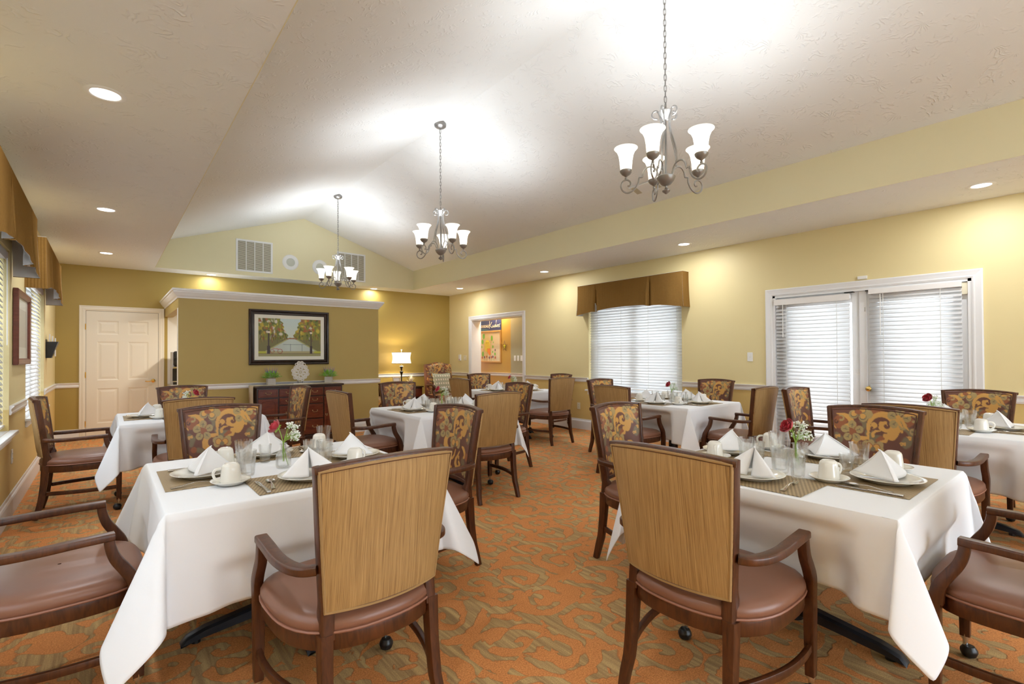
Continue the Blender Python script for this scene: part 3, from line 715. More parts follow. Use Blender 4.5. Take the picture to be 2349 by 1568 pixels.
# ------------------------------------------------------------------ roses and baby's breath
def mk_rose():
    t = thing('rose', 'x', 'flower')
    P = smooth_path([(.022, 0, .010), (.010, .002, .05), (.002, 0, .095), (-.004, 0, .13), (-.016, 0, .175), (-.026, 0, .195)], 5)
    MB().tube(P, .0020, 6).build('stem', STEM, t)
    ax = Matrix.Rotation(rad(-58), 4, 'Y'); base = Vector((-.026, 0, .192)); m = MB()
    for L_, (n, r, h, op) in enumerate(((3, .010, .034, .05), (4, .016, .038, .2), (5, .021, .036, .45), (5, .025, .030, .8))):
        for i in range(n):
            a0 = 2 * pi * (i + .37 * L_) / n; wd = 2 * pi / n * .72; G = []
            for p_ in range(6):
                f = p_ / 5; row = []
                for q_ in range(7):
                    g = q_ / 6 * 2 - 1; a = a0 + g * wd * (.5 + .5 * sin(pi * min(1, f * .8 + .2)))
                    rr = r * (sin(pi * .5 * min(1, f * 1.5)) ** .7) * (1 + op * .35 * f * f) + .0015 * L_; zz = h * f * (1 - .18 * g * g * f)
                    row.append(tuple(base + ax @ Vector((rr * cos(a), rr * sin(a), zz))))
                G.append(row)
            m.grid(G)
    o = m.build('bloom', ROSE, t, ang=2); s = o.modifiers.new('t', 'SOLIDIFY'); s.thickness = .0008
    m = MB()
    for i in range(5):
        a = i * 2 * pi / 5; m.add([tuple(base + ax @ Vector(q)) for q in ((.006 * cos(a - .5), .006 * sin(a - .5), .0), (.006 * cos(a + .5), .006 * sin(a + .5), .0), (.019 * cos(a), .019 * sin(a), .006), (.024 * cos(a), .024 * sin(a), -.006))], [(0, 1, 2), (1, 3, 2), (0, 2, 3)])
    m.ball(tuple(base), .008, 8); m.build('sepals', STEM, t)
    return t
def mk_breath():
    t = thing('babys_breath_sprig', 'x', 'flower'); rg = random.Random(3); m = MB(); fl = MB(); le = MB()
    for i in range(15):
        a = rg.uniform(-1.5, 1.9); s = rg.uniform(.25, 1); h = rg.uniform(.155, .225) - .03 * s
        tip = Vector((.012 + .050 * s * cos(a) + .012, .045 * s * sin(a), h)); b = Vector((rg.uniform(-.004, .004), rg.uniform(-.004, .004), .03))
        nk = Vector((rg.uniform(-.003, .003), rg.uniform(-.003, .003), .118))
        m.tube(smooth_path([b, nk, nk.lerp(tip, .55) + Vector((0, 0, .012)), tip], 4), .0007, 4)
        for j in range(11):
            d = Vector((rg.uniform(-.017, .017), rg.uniform(-.017, .017), rg.uniform(-.010, .018))); q = tip + d
            m.tube([tip - Vector((0, 0, .012)), q], .0004, 3); fl.ball(tuple(q), rg.uniform(.0026, .0046), 6)
    for i in range(4):
        a = rg.uniform(0, 6.28); m.tube([(0, 0, .12), (.02 * cos(a), .02 * sin(a), .135 + .01 * i)], .0008, 4)
        c = Vector((.02 * cos(a), .02 * sin(a), .135 + .01 * i)); d = Vector((cos(a), sin(a), .3)) * .016; sd = Vector((-sin(a), cos(a), 0)) * .004
        le.add([tuple(c), tuple(c + d * .5 + sd), tuple(c + d), tuple(c + d * .5 - sd)], [(0, 1, 2, 3)])
    m.build('stems', STEM, t); o = fl.build('blossoms', BREATH, t); o['kind'] = 'stuff'; le.build('leaves', GREEN, t, smooth=False)
    return t
LIB['rose'] = (mk_rose, 'flower'); LIB['breath'] = (mk_breath, 'flower')
VA = dict(A=(-.02, -.03, 10), B=(.02, .05, 185), C=(0, 0, 20), D=(0, 0, 0), E=(0, 0, 10), G=(.015, -.015, 5), H=(.02, .05, 10))
for k, (cx, cy) in TABLES.items():
    dx, dy, a = VA[k]; a = rad(a - 39)
    put('bud_vase', cx + dx, cy + dy, T0, a, 'clear glass bud vase in the middle of ' + TN[k], 'glass bud vases')
    put('rose', cx + dx, cy + dy, T0, a, 'red rose standing in the vase on ' + TN[k], 'red roses')
    put('breath', cx + dx, cy + dy, T0, a + .2, "spray of white baby's breath in the vase on " + TN[k], "sprays of baby's breath")

# ------------------------------------------------------------------ room shell
def wall_x(name, x0, x1, ya, yb, z0, z1, holes, mats, split=None):
    """wall slab between x0 and x1, holes (y0,y1,z0,z1); lower paint below split"""
    m = MB(); ys = sorted({ya, yb, *[h[0] for h in holes], *[h[1] for h in holes]}); zs = sorted({z0, z1, *[h[2] for h in holes], *[h[3] for h in holes], *([split] if split else [])})
    for i in range(len(ys) - 1):
        for j in range(len(zs) - 1):
            yc, zc = (ys[i] + ys[i + 1]) / 2, (zs[j] + zs[j + 1]) / 2
            if any(h[0] < yc < h[1] and h[2] < zc < h[3] for h in holes): continue
            m.box((x0, ys[i], zs[j]), (x1, ys[i + 1], zs[j + 1]), mi=1 if split and zc < split else 0)
    return struct(name, m, mats)
WIN_R = (4.0, 5.79, .70, 2.16); DR = (.895, 2.735, 0, 2.01); OP = (7.54, 9.35, 0, 2.10)
wall_x('wall_right', XR, XR + .26, YN - .2, YB + .2, 0, 3.2, [WIN_R, DR, OP], [YEL, YEL2], RAIL - .03)
WL = [(6.75, 8.55, .70, 2.16), (3.89, 5.69, .70, 2.16), (1.02, 2.82, .70, 2.16)]
wall_x('wall_left', XL - .22, XL, YN - .2, YB + .2, 0, 3.2, WL, [YEL, YEL2], RAIL - .03)
m = MB().box((XL, YB, 0), (.80, YB + .2, 3.1)).box((.80, YB, 2.02), (3.62, YB + .2, 3.1)).box((3.62, YB, 0), (XR, YB + .2, 3.1)).box((.80, YB, 0), (3.62, YB + .2, 2.02), mi=1)
struct('wall_back', m, [OLV, CREAM])
struct('wall_near', MB().box((XL, YN - .2, 0), (.7, YN, 3.2)).box((5.2, YN - .2, 0), (XR, YN, 3.2)).box((.7, YN - .2, 2.3), (5.2, YN, 3.2)).box((.7, YN - .2, 0), (5.2, YN, .25)), YEL)
m = MB()
for x in (.7, 2.17, 3.67, 5.14): m.box((x, YN - .13, .25), (x + .06, YN - .07, 2.3))
m.box((.7, YN - .13, .25), (5.2, YN - .07, .31)).box((.7, YN - .13, 2.24), (5.2, YN - .07, 2.3))
wt = struct('window_5', m, WHITE); MB().box((.74, YN - .102, .3), (5.16, YN - .098, 2.26)).build('pane', PANE, wt, smooth=False)  # unseen glazing added behind the camera for soft frontal fill
struct('floor', MB().box((XL - .3, YN - .3, -.1), (XR + 1.4, YB + 2.4, 0)), CARP)
# soffits, vault
m = MB(); Z = HS; T = .02
m.box((XL, YN, Z), (SL, YB, Z + T)); m.box((SR, YN, Z), (XR, YB, Z + T)); m.box((SL, SB, Z), (SR, YB, Z + T))
m.add([(SL, YN, ZU), (SL, SB + .03, ZU), (XM, SB + .03, ZRIDGE), (XM, YN, ZRIDGE)], [(0, 1, 2, 3)])
m.add([(SR, YN, ZU), (SR, SB + .03, ZU), (XM, SB + .03, ZRIDGE), (XM, YN, ZRIDGE)], [(0, 3, 2, 1)])
m.add([(SL, YN, ZU + .04), (SL, SB, ZU + .04), (XM, SB, ZRIDGE + .05), (XM, YN, ZRIDGE + .05), (SR, SB, ZU + .04), (SR, YN, ZU + .04)], [(0, 3, 2, 1), (3, 5, 4, 2)])
struct('ceiling', m, CEIL)
m = MB().box((SL - .003, YN, Z - .0012), (SL + .001, SB, ZU + .02)).box((SR - .001, YN, Z - .0012), (SR + .003, SB, ZU + .02))
m.add([(SL, SB - .001, Z - .0012), (SR, SB - .001, Z - .0012), (SR, SB - .001, ZU), (XM, SB - .001, ZRIDGE), (SL, SB - .001, ZU)], [(0, 1, 2, 3, 4)])
m.add([(SL, SB + .03, Z + .02), (SR, SB + .03, Z + .02), (SR, SB + .03, ZU + .04), (XM, SB + .03, ZRIDGE + .05), (SL, SB + .03, ZU + .04)], [(4, 3, 2, 1, 0)])
m.add([(SL, YN + .01, Z), (SR, YN + .01, Z), (SR, YN + .01, ZU), (XM, YN + .01, ZRIDGE), (SL, YN + .01, ZU)], [(4, 3, 2, 1, 0)])
struct('wall_gable', m, YELP)
# corridor behind the doorway
CX = 7.0
m = MB().box((CX, 8.62, 0), (CX + .15, 12.4, 2.6)).box((CX, 6.6, 0), (CX + .15, 8.62, 2.6), mi=1)
m.box((XR + .26, 12.3, 0), (CX, 12.4, 2.6)).box((XR + .26, 6.6, 0), (CX, 6.7, 2.6), mi=1)
struct('wall_corridor', m, [ORG, GRN]); struct('ceiling_corridor', MB().box((XR + .26, 6.6, 2.5), (CX + .15, 12.4, 2.6)), CEIL)
# trims
def rail_x(m, x, s, y0, y1):   # chair rail running in y on a wall at x, s = direction into the room
    pr = [(0, .825), (.010, .825), (.014, .838), (.018, .845), (.012, .855), (.012, .872), (.020, .882), (.030, .893), (.030, .900), (0, .900)]
    m.grid([[(x + s * a, y, z) for a, z in pr] for y in ((y0, y1) if s < 0 else (y1, y0))], cv=True)
    m.add([(x + s * a, y0, z) for a, z in pr], [tuple(range(len(pr)))[::(-1 if s < 0 else 1)]]); m.add([(x + s * a, y1, z) for a, z in pr], [tuple(range(len(pr)))[::(1 if s < 0 else -1)]])
def rail_y(m, y, x0, x1):      # on a wall facing -y
    pr = [(0, .825), (.010, .825), (.014, .838), (.018, .845), (.012, .855), (.012, .872), (.020, .882), (.030, .893), (.030, .900), (0, .900)]
    m.grid([[(x, y - a, z) for a, z in pr] for x in (x1, x0)], cv=True)
    for x, d in ((x0, 1), (x1, -1)): m.add([(x, y - a, z) for a, z in pr], [tuple(range(len(pr)))[::d]])
bp = [(0, 0), (.018, 0), (.018, .135), (.014, .150), (.008, .158), (.006, .180), (0, .180)]
def base_x(m, x, s, y0, y1):
    m.grid([[(x + s * a, y, z) for a, z in bp] for y in ((y0, y1) if s < 0 else (y1, y0))], cv=True)
    for y, d in ((y0, -1), (y1, 1)): m.add([(x + s * a, y, z) for a, z in bp], [tuple(range(len(bp)))[::d * (1 if s < 0 else -1)]])
def base_y(m, y, x0, x1):
    m.grid([[(x, y - a, z) for a, z in bp] for x in (x1, x0)], cv=True)
    for x, d in ((x0, 1), (x1, -1)): m.add([(x, y - a, z) for a, z in bp], [tuple(range(len(bp)))[::d]])
m = MB(); [rail_x(m, XR, -1, a, b) for a, b in ((YN, DR[0] - .09), (DR[1] + .09, WIN_R[0] - .01), (WIN_R[1] + .01, OP[0] - .09), (OP[1] + .09, YB))]; struct('trim_1', m, WHITE)
m = MB(); [rail_x(m, XL, 1, a, b) for a, b in ((YN, 1.0), (2.84, 3.87), (5.71, 6.73), (8.57, YB))]; struct('trim_2', m, WHITE)
m = MB(); rail_y(m, YB, XL, -.33); rail_y(m, YB, 3.74, XR); struct('trim_3', m, WHITE)
m = MB(); [base_x(m, XR, -1, a, b) for a, b in ((YN, DR[0] - .09), (DR[1] + .09, OP[0] - .09), (OP[1] + .09, YB))]; struct('baseboard_right', m, WHITE)
m = MB(); base_x(m, XL, 1, YN, YB); struct('baseboard_left', m, WHITE)
m = MB(); base_y(m, YB, XL, -.33); base_y(m, YB, 3.74, XR); struct('baseboard_back', m, WHITE)
m = MB(); rail_x(m, CX, -1, 8.62, 12.3); rail_x(m, CX, -1, 6.7, 8.60); base_x(m, CX, -1, 6.7, 12.3); struct('trim_4', m, WHITE)
def casing_x(m, x, s, y0, y1, z1, z0=0, w=.082):
    pr = [(0, 0), (0, .016), (.010, .020), (.030, .016), (.055, .012), (.068, .014), (w, .008), (w, 0)]  # (outwards, proud) from the outer edge inwards
    pr = [(w - a, b) for a, b in pr]
    P = [(y0, z0), (y0, z1), (y1, z1), (y1, z0)]; D = [(-1, 0), (-1, 1), (1, 1), (1, 0)]
    m.grid([[(x + s * b, py + dy * a, pz + dz * a) for a, b in pr] for (py, pz), (dy, dz) in zip(P, D)], cv=True, flip=s > 0)
m = MB(); casing_x(m, XR, -1, OP[0], OP[1], OP[3])
m.box((XR, OP[0], 0), (XR + .262, OP[0] + .015, OP[3] - .015)).box((XR, OP[1] - .015, 0), (XR + .262, OP[1], OP[3] - .015)).box((XR, OP[0], OP[3] - .015), (XR + .262, OP[1], OP[3]))
struct('trim_5', m, WHITE)

# windows with blinds
def blind(name, x, s, y0, y1, ztop, zbot, label, pitch=.044, tilt=62, wand=None, valn=True, cordy=None):
    """horizontal blind in the plane x, s = direction into the room"""
    t = thing(name, label, 'blind', (x, (y0 + y1) / 2, 0), 0, 'white window blinds'); w = (y1 - y0) / 2
    MB().box((-.028, -w, ztop - .05), (.028, w, ztop)).build('headrail', PORCEL, t, smooth=False)
    if valn: MB().box((s * .030, -w - .005, ztop - .066), (s * .038, w + .005, ztop + .004)).build('valance_strip', PORCEL, t, bev=.002)
    m = MB(); n = int((ztop - .06 - zbot) / pitch); a = rad(tilt); rg = random.Random(len(label))
    for i in range(n):
        z = ztop - .078 - i * pitch; r = a + rad(rg.uniform(-2, 2)); hw = .0255; P = []
        for q in (-1, -.33, .33, 1):
            px = q * hw * cos(r); pz = -s * 0 + q * hw * sin(r) + .0018 * (1 - q * q); P.append((-s * px, z + pz))
        m.grid([[(px, yy, pz) for px, pz in P] for yy in (-w + .002, w - .002)])
    o = m.build('slats', SLAT, t, ang=3); so = o.modifiers.new('t', 'SOLIDIFY'); so.thickness = .0022; so.offset = 0
    zb = ztop - .078 - n * pitch
    MB().box((-.022, -w, zb - .008), (.022, w, zb + .010)).build('bottom_rail', PORCEL, t, bev=.002)
    cy = cordy or [-w * .72, w * .72]; m = MB()
    for c in cy:
        m.box((s * .020, c - .0025, zb), (s * .0215, c + .0025, ztop - .05)); m.box((-s * .0215, c - .0025, zb), (-s * .020, c + .0025, ztop - .05))
    m.build('ladder_cords', PLAST, t, smooth=False)
    if wand: MB().tube([(s * .045, wand[0], ztop - .06), (s * .047, wand[0], ztop - wand[1])], .004, 6).build('wand', PLAST, t)
    return t
def window(n, xw, s, W, lab):
    """s: direction into the room; glass set back 0.14"""
    y0, y1, z0, z1 = W; x = xw - s * .15; yc = (y0 + y1) / 2; zc = (z0 + z1) / 2
    t = thing('window_%d' % n, None, None, (x, yc, 0)); t['kind'] = 'structure'
    m = MB(); f = .045; hw = (y1 - y0) / 2
    def fr(m, a, b, c, d, f, d0, d1): m.box((d0, a, c), (d1, b, c + f)).box((d0, a, d - f), (d1, b, d)).box((d0, a, c + f), (d1, a + f, d - f)).box((d0, b - f, c + f), (d1, b, d - f))
    fr(m, -hw, hw, z0, z1, .04, -.035, .035); m.box((-.035, -.03, z0 + .04), (.035, .03, z1 - .04)); m.build('window_frame', WHITE, t, smooth=False)
    for a, b in ((-hw + .04, -.03), (.03, hw - .04)):
        for c, d, q in ((z0 + .04, zc + .02, .012 * s), (zc - .02, z1 - .04, -.012 * s)):
            m = MB(); fr(m, a, b, c, d, .04, q - .012, q + .012); sh = m.build('window_sash', WHITE, t, smooth=False)
            MB().box((q - .002, a + .04, c + .04), (q + .002, b - .04, d - .04)).build('pane', PANE, sh, smooth=False)
    # stool, apron and drywall returns
    xi = s * .15
    m = MB().box((min(-s * 0, xi + s * .055), -hw - .045, z0 - .022), (max(-s * 0, xi + s * .055), hw + .045, z0)) if False else MB()
    lo, hi = sorted((xi, xi + s * .055)); m.box((lo, -hw - .05, z0 - .024), (hi, hw + .05, z0)); lo, hi = sorted((s * .036, xi)); m.box((lo, -hw, z0 - .024), (hi, hw, z0 + .001))
    lo, hi = sorted((xi, xi + s * .016)); m.box((lo, -hw - .02, z0 - .085), (hi, hw + .02, z0 - .024)); m.build('window_sill', WHITE, t, bev=.003)
    return t
window(1, XR, -1, WIN_R, ''); window(2, XL, 1, WL[0], ''); window(3, XL, 1, WL[1], ''); window(4, XL, 1, WL[2], '')  # last window here is unseen, added with its blind for daylight
blind('window_blind', XR + .045, -1, 4.005, 5.785, 2.14, .72, 'white horizontal blind under the bronze valance on the right wall', cordy=[-.80, -.30, .22, .72])
blind('window_blind', XL - .045, 1, 6.76, 8.54, 2.14, .72, 'white horizontal blind seen edge-on beside the cherry picture frame', cordy=[-.8, -.25, .25, .8])
blind('window_blind', XL - .045, 1, 3.90, 5.68, 2.14, .72, 'white horizontal blind at the extreme left edge of the photo', cordy=[-.8, -.25, .25, .8], wand=(.78, .75))
blind('window_blind', XL - .045, 1, 1.03, 2.81, 2.14, .72, 'white horizontal blind on the left wall nearest the camera', cordy=[-.8, -.25, .25, .8])

def valance(x, s, y0, y1, label, zt=2.47, dep=.152, splits=(.28, .80) ):
    """soft box valance on a board; s direction into the room; y0<y1"""
    t = thing('window_valance', label, 'valance', (x, (y0 + y1) / 2, 0), 0, 'bronze window valances'); w = (y1 - y0) / 2; H = zt
    MB().box((min(0, s * (dep - .012)), -w + .012, H - .02), (max(0, s * (dep - .012)), w - .012, H - .002)).build('mounting_board', WHITE, t, smooth=False)
    # perimeter: wall -> front corner -> front -> corner -> wall, with inverted pleats
    per = []
    N = 90
    for i in range(7): per.append((s * dep * i / 6, -w, 0, i / 6 * dep))
    for i in range(1, N):
        f = i / N; yy = -w + 2 * w * f; pl = 0.
        per.append((s * dep, yy, f, dep + f * 2 * w))
    for i in range(7): per.append((s * dep * (1 - i / 6), w, 1, dep + 2 * w + i / 6 * dep))
    G = []; UV = []; nv = 14
    for x_, y_, f, u in per:
        # hem: returns and ends hang lowest, shallow arch in the centre
        if f in (0, 1): hem = 1.965
        else:
            hem = 1.965 + .085 * sin(pi * min(1, max(0, (f - .0) / 1.))) ** .8
            for sp in splits: hem += -.012 * math.exp(-((f - sp) / .03) ** 2)
        r = []
        for j in range(nv):
            v = j / (nv - 1); z = H + (hem - H) * v; fl = .014 * v * v
            ox = s * fl if 0 < f < 1 else s * fl * (abs(x_) / dep); oy = fl * (1 if f == 1 else -1 if f == 0 else 0) * 1.4
            wv = .004 * sin(y_ * 17 + v * 3) * v
            if 0 < f < 1:
                for sp in splits: wv -= .060 * v ** .7 * math.exp(-((f - sp) / (.004 + .010 * v)) ** 2) - .014 * v * math.exp(-((abs(f - sp) - .018) / .012) ** 2)
            r.append((x_ + ox + s * wv, y_ + oy, z)); UV.append((u, z))
        G.append(r)
    m = MB().grid(G, flip=s > 0); m.uv = UV; o = m.build('fabric', VALF, t, ang=1.2)
    G2 = [[(x_ - s * .006 * (1 if 0 < p[2] < 1 else 0), y_ * (1 - .006 / w), z + .004) for x_, y_, z in r] for r, p in zip(G, per)]
    MB().grid(G2, flip=s < 0).build('lining', LINING, t, ang=1.2)
    return t
valance(XR, -1, 3.885, 5.90, 'bronze quilted valance above the window on the right wall')
valance(XL, 1, 6.64, 8.68, 'bronze quilted valance farther away on the left wall, white lining showing')
valance(XL, 1, 3.78, 5.82, 'bronze quilted valance at the top left edge of the photo, white lining hanging below')

# exterior: ground outside the windows and a bright sky (world)
struct('ground_outside', MB().box((XR + 1.6, YN - 6, -.35), (XR + 14, YB + 4, -.3)).box((XL - 14, YN - 6, -.35), (XL - .5, YB + 4, -.3)).box((XL - .4, YN - 14, -.35), (XR + 1.5, YN - .5, -.3)), OUTG)

# double glass door in the right wall
t = thing('door_1', None, None, (XR, 1.815, 0)); t['kind'] = 'structure'
m = MB(); casing_x(m, 0, -1, DR[0] - 1.815, DR[1] - 1.815, DR[3]); m.build('door_casing', WHITE, t, smooth=False)
a, b = DR[0] - 1.815, DR[1] - 1.815
MB().box((0, a, 0), (.20, a + .028, DR[3])).box((0, b - .028, 0), (.20, b, DR[3])).box((0, a, DR[3] - .028), (.20, b, DR[3])).box((0, a, 0), (.2, b, .02)).build('door_jamb', WHITE, t, smooth=False)
def leaf(ya, yb, x0):
    m = MB(); zt = DR[3] - .03; z0 = .02; st = .115
    m.box((x0, ya, z0), (x0 + .044, ya + st, zt)).box((x0, yb - st, z0), (x0 + .044, yb, zt)).box((x0, ya + st, z0), (x0 + .044, yb - st, z0 + .25)).box((x0, ya + st, zt - .115), (x0 + .044, yb - st, zt))
    o = m.build('door_leaf', WHITE, t, bev=.003); MB().box((x0 + .018, ya + st, z0 + .25), (x0 + .026, yb - st, zt - .115)).build('pane', PANE, o, smooth=False); return o
l1 = leaf(-.030, b - .030, .045); l2 = leaf(a + .030, -.034, .045)
MB().box((.030, -.060, .02), (.046, .012, DR[3] - .03)).build('astragal', WHITE, t, bev=.004)
k = MB().lathe([(.0001, 0), (.030, 0), (.031, .006), (.014, .010), (.011, .035), (.020, .042), (.028, .055), (.026, .070), (.012, .078), (.0001, .079)], 20, (.045, -.080, .905), M=Matrix.Rotation(rad(-90), 4, 'Y')).build('door_knob', BRASS, l2)
MB().box((.042, -.15, .845), (.045, -.045, .955)).build('lock_plate', WHITE, l2, bev=.001)
MB().box((.034, -.052, 1.795), (.045, -.036, 1.84)).box((.030, -.048, 1.75), (.045, -.040, 1.80)).build('slide_bolt', CHROME, l2, bev=.002)
for y in (.10, -.10): MB().box((-.004, y - .045, DR[3] - .040), (.044, y + .045, DR[3] - .028)).build('door_stop', BLACKP, t, bev=.003)
MB().box((.012, a + .028, 1.86), (.05, a + .075, 1.975)).build('alarm_contact', IVORY, t, bev=.003)
blind('door_blind', XR + .010, -1, 1.905, 2.70, 1.955, .12, 'white blind on the left glass door', tilt=60, wand=(.30, .46), cordy=[-.27, .27], valn=True)
blind('door_blind', XR + .005, -1, .965, 1.725, 1.985, .12, 'white blind on the right glass door beside the brass knob', tilt=60, wand=(.27, .50), cordy=[-.22, .25], valn=False)
tag(MB().box((-.022, -.045, -.018), (0, .045, .018)).build('door_sensor', PLAST, None, bev=.003, loc=(XR, 1.78, 2.122)), 'small white sensor box on top of the glass door casing', 'sensor')
tag(MB().box((-.0008, 0, 0), (0, .085, .06)).box((-.0014, .006, .05), (-.0006, .079, .052), 1).box((-.0014, .006, .038), (-.0006, .07, .040), 1).box((-.0014, .006, .026), (-.0006, .075, .028), 1).box((-.0014, .006, .014), (-.0006, .06, .016), 1).build('paper_notice', [PAPER, GREYP], None, smooth=False, loc=(XR + .0445, 1.80, 1.055)), 'small white notice with grey lines stuck on the frame between the glass doors', 'notice')

# six-panel door in the back wall
t = thing('door_2', None, None, (.208, YB, 0)); t['kind'] = 'structure'
m = MB(); W = .466; zt = 2.032
pr = [(0, .008), (.014, .014), (.03, .018), (.055, .016), (.07, .020), (.08, .016), (.08, 0), (0, 0)]
m.grid([[(px + dx * a_, -b_, pz + dz * a_) for a_, b_ in pr] for (px, pz), (dx, dz) in zip([(-W, 0), (-W, zt), (W, zt), (W, 0)], [(-1, 0), (-1, 1), (1, 1), (1, 0)])], cv=True)
m.build('door_casing', DOORW, t, smooth=False)
m = MB(); xs = [-W + .004, -.33, -.06, .06, .33, W - .004]; zs = [.012, .25, .80, .93, 1.545, 1.66, 1.88, 2.028]
for i in range(5):
    for j in range(7):
        if i in (1, 3) and j in (1, 3, 5):
            x0, x1, z0, z1 = xs[i], xs[i + 1], zs[j], zs[j + 1]; R_ = [(0, -.008), (.016, -.001), (.030, -.0015), (.055, -.006)]
            G = [[(xa + k_ * ux, y_, za + k_ * uz) for xa, za, ux, uz in ((x0, z0, 1, 1), (x1, z0, -1, 1), (x1, z1, -1, -1), (x0, z1, 1, -1))] for k_, y_ in R_]
            m.grid(G, cv=True, flip=True); m.add(G[-1], [(0, 1, 2, 3)])
        else: m.quad((xs[i], -.008, zs[j]), (xs[i + 1], -.008, zs[j]), (xs[i + 1], -.008, zs[j + 1]), (xs[i], -.008, zs[j + 1]))
lf = m.build('door_leaf', DOORW, t, smooth=False)
MB().box((-W, -.0075, 0), (-W + .0035, -.002, zt)).box((W - .0035, -.0075, 0), (W, -.002, zt)).box((-W, -.0075, zt - .003), (W, -.002, zt)).build('door_gap', BLACKP, t, smooth=False)
h = MB().lathe([(.0001, 0), (.030, 0), (.030, .006), (.016, .012), (.012, .045), (.0001, .048)], 18, (.395, -.008, .90), M=Matrix.Rotation(rad(90), 4, 'X'))
h.tube(smooth_path([(.395, -.05, .90), (.36, -.056, .897), (.32, -.054, .892), (.285, -.048, .898)], 4), .008, 8, scale=None); h.build('lever_handle', BRASS, lf)
for z in (.25, 1.02, 1.78): MB().tube([(-W - .002, -.012, z - .045), (-W - .002, -.012, z + .045)], .007, 8).build('hinge', BRASS, lf)

# ------------------------------------------------------------------ half wall with alcove behind
HY, HX0, HX1, HT = 8.25, .765, 3.70, 2.16
m = MB().box((HX0, HY, 0), (HX1, HY + .115, HT)).box((HX0, HY + .115, 1.975), (HX0 + .115, YB, HT)).box((HX1 - .115, HY + .115, 0), (HX1, YB, HT))
struct('wall_partition', m, OLVH)
struct('ceiling_alcove', MB().box((HX0 + .115, HY + .115, HT - .02), (HX1 - .115, YB, HT)), CREAM)
struct('trim_6', MB().box((HX0 - .004, HY - .001, 0), (HX0, HY + .118, 1.975)), CREAM)
m = MB(); cp = [(0, -.075), (.008, -.075), (.014, -.055), (.030, -.040), (.050, -.012), (.062, .005), (.066, .022), (.078, .026), (.078, .050), (.066, .056), (0, .056)]
P = [(HX0, YB), (HX0, HY), (HX1, HY), (HX1, YB)]; D = [(-1, 0), (-1, -1), (1, -1), (1, 0)]
m.grid([[(x + dx * a_, y + dy * a_, HT + .028 + b_) for a_, b_ in cp] for (x, y), (dx, dy) in zip(P, D)], cv=True); m.box((HX0, HY, HT + .001), (HX1, YB, HT + .05))
struct('trim_7', m, WHITE)
m = MB(); rail_y(m, HY, HX0 - .012, HX1 + .028); struct('trim_8', m, WHITE)
m = MB(); base_y(m, HY, HX0, HX1); struct('baseboard_partition', m, WHITE)
t = thing('counter_cabinet', 'cream base cabinet with grey worktop in the alcove behind the partition', 'cabinet', (0, 0, 0))
MB().box((.815, 9.72, 0), (3.55, YB - .002, .80)).build('cabinet_body', CREAM, t, smooth=False)
MB().box((.80, 9.69, .80), (3.57, YB - .002, .84)).build('worktop', mat('greige laminate', (.45, .40, .33), .4), t, bev=.004)
for i in range(5): MB().box((.83 + i * .54, 9.700, .06), (.83 + i * .54 + .52, 9.719, .78)).build('cabinet_door', CREAM, t, bev=.003)
t = thing('coffee_machine', 'black and silver beverage machine half hidden behind the partition edge', 'coffee machine', (.925, 9.97, .84))
MB().box((-.095, -.12, .00), (.16, .18, .54)).build('machine_body', GREYP, t, bev=.012)
MB().box((-.08, -.17, .30), (.18, -.10, .55)).build('front_cover', BLACKP, t, bev=.03, seg=4); MB().box((-.09, -.175, .265), (.18, -.10, .295)).build('silver_band', CHROME, t, bev=.004)
MB().box((-.09, -.14, .06), (.18, -.11, .262)).build('cup_bay', BLACKP, t, bev=.004); MB().box((-.09, -.19, .045), (.18, -.10, .062)).build('drip_grid', CHROME, t, bev=.003); MB().box((-.085, -.18, 0), (.18, -.10, .043)).build('drip_tray', BLACKP, t, bev=.006)
MB().box((.02, -.145, .12), (.05, -.139, .15)).build('button', SUNY, t, smooth=False)

# ------------------------------------------------------------------ sideboard and what stands on it
t = thing('sideboard', 'dark mahogany sideboard with drawers, doors and aged brass pulls against the partition wall', 'sideboard', (2.275, HY - .24, 0))
W = .625; F = -.20
MB().box((-W + .01, F, .08), (W - .01, .205, .84)).build('carcass', WOODD, t, bev=.003)
MB().box((-W - .012, F - .03, .838), (W + .012, .215, .866)).build('top', WOODD, t, bev=.008, seg=3)
MB().box((-W, F - .008, 0), (W, .205, .085)).box((-W - .008, F - .016, .075), (W + .008, .208, .092)).build('plinth', WOODD, t, bev=.004)
def pull(p, w=.035):
    x, y, z = p; m = MB()
    for s in (-1, 1): m.ball((x + s * w, y - .006, z), .0085, 8)
    m.tube(smooth_path([(x - w, y - .008, z), (x - w + .002, y - .016, z - .012), (x - w * .6, y - .018, z - .020), (x + w * .6, y - .018, z - .020), (x + w - .002, y - .016, z - .012), (x + w, y - .008, z)], 3), .0028, 6); return m
def front(kind, x0, x1, z0, z1, pulls):
    m = MB().box((x0, F - .014, z0), (x1, F, z1)); g = .016
    m.box((x0 + g, F - .017, z0 + g), (x1 - g, F - .013, z0 + g + .004)).box((x0 + g, F - .017, z1 - g - .004), (x1 - g, F - .013, z1 - g)).box((x0 + g, F - .017, z0 + g), (x0 + g + .004, F - .013, z1 - g)).box((x1 - g - .004, F - .017, z0 + g), (x1 - g, F - .013, z1 - g))
    o = m.build(kind, WOODS, t, bev=.002)
    for p in pulls: pull((p[0], F - .014, p[1])).build('pull', ABRASS, o)
cw = .335
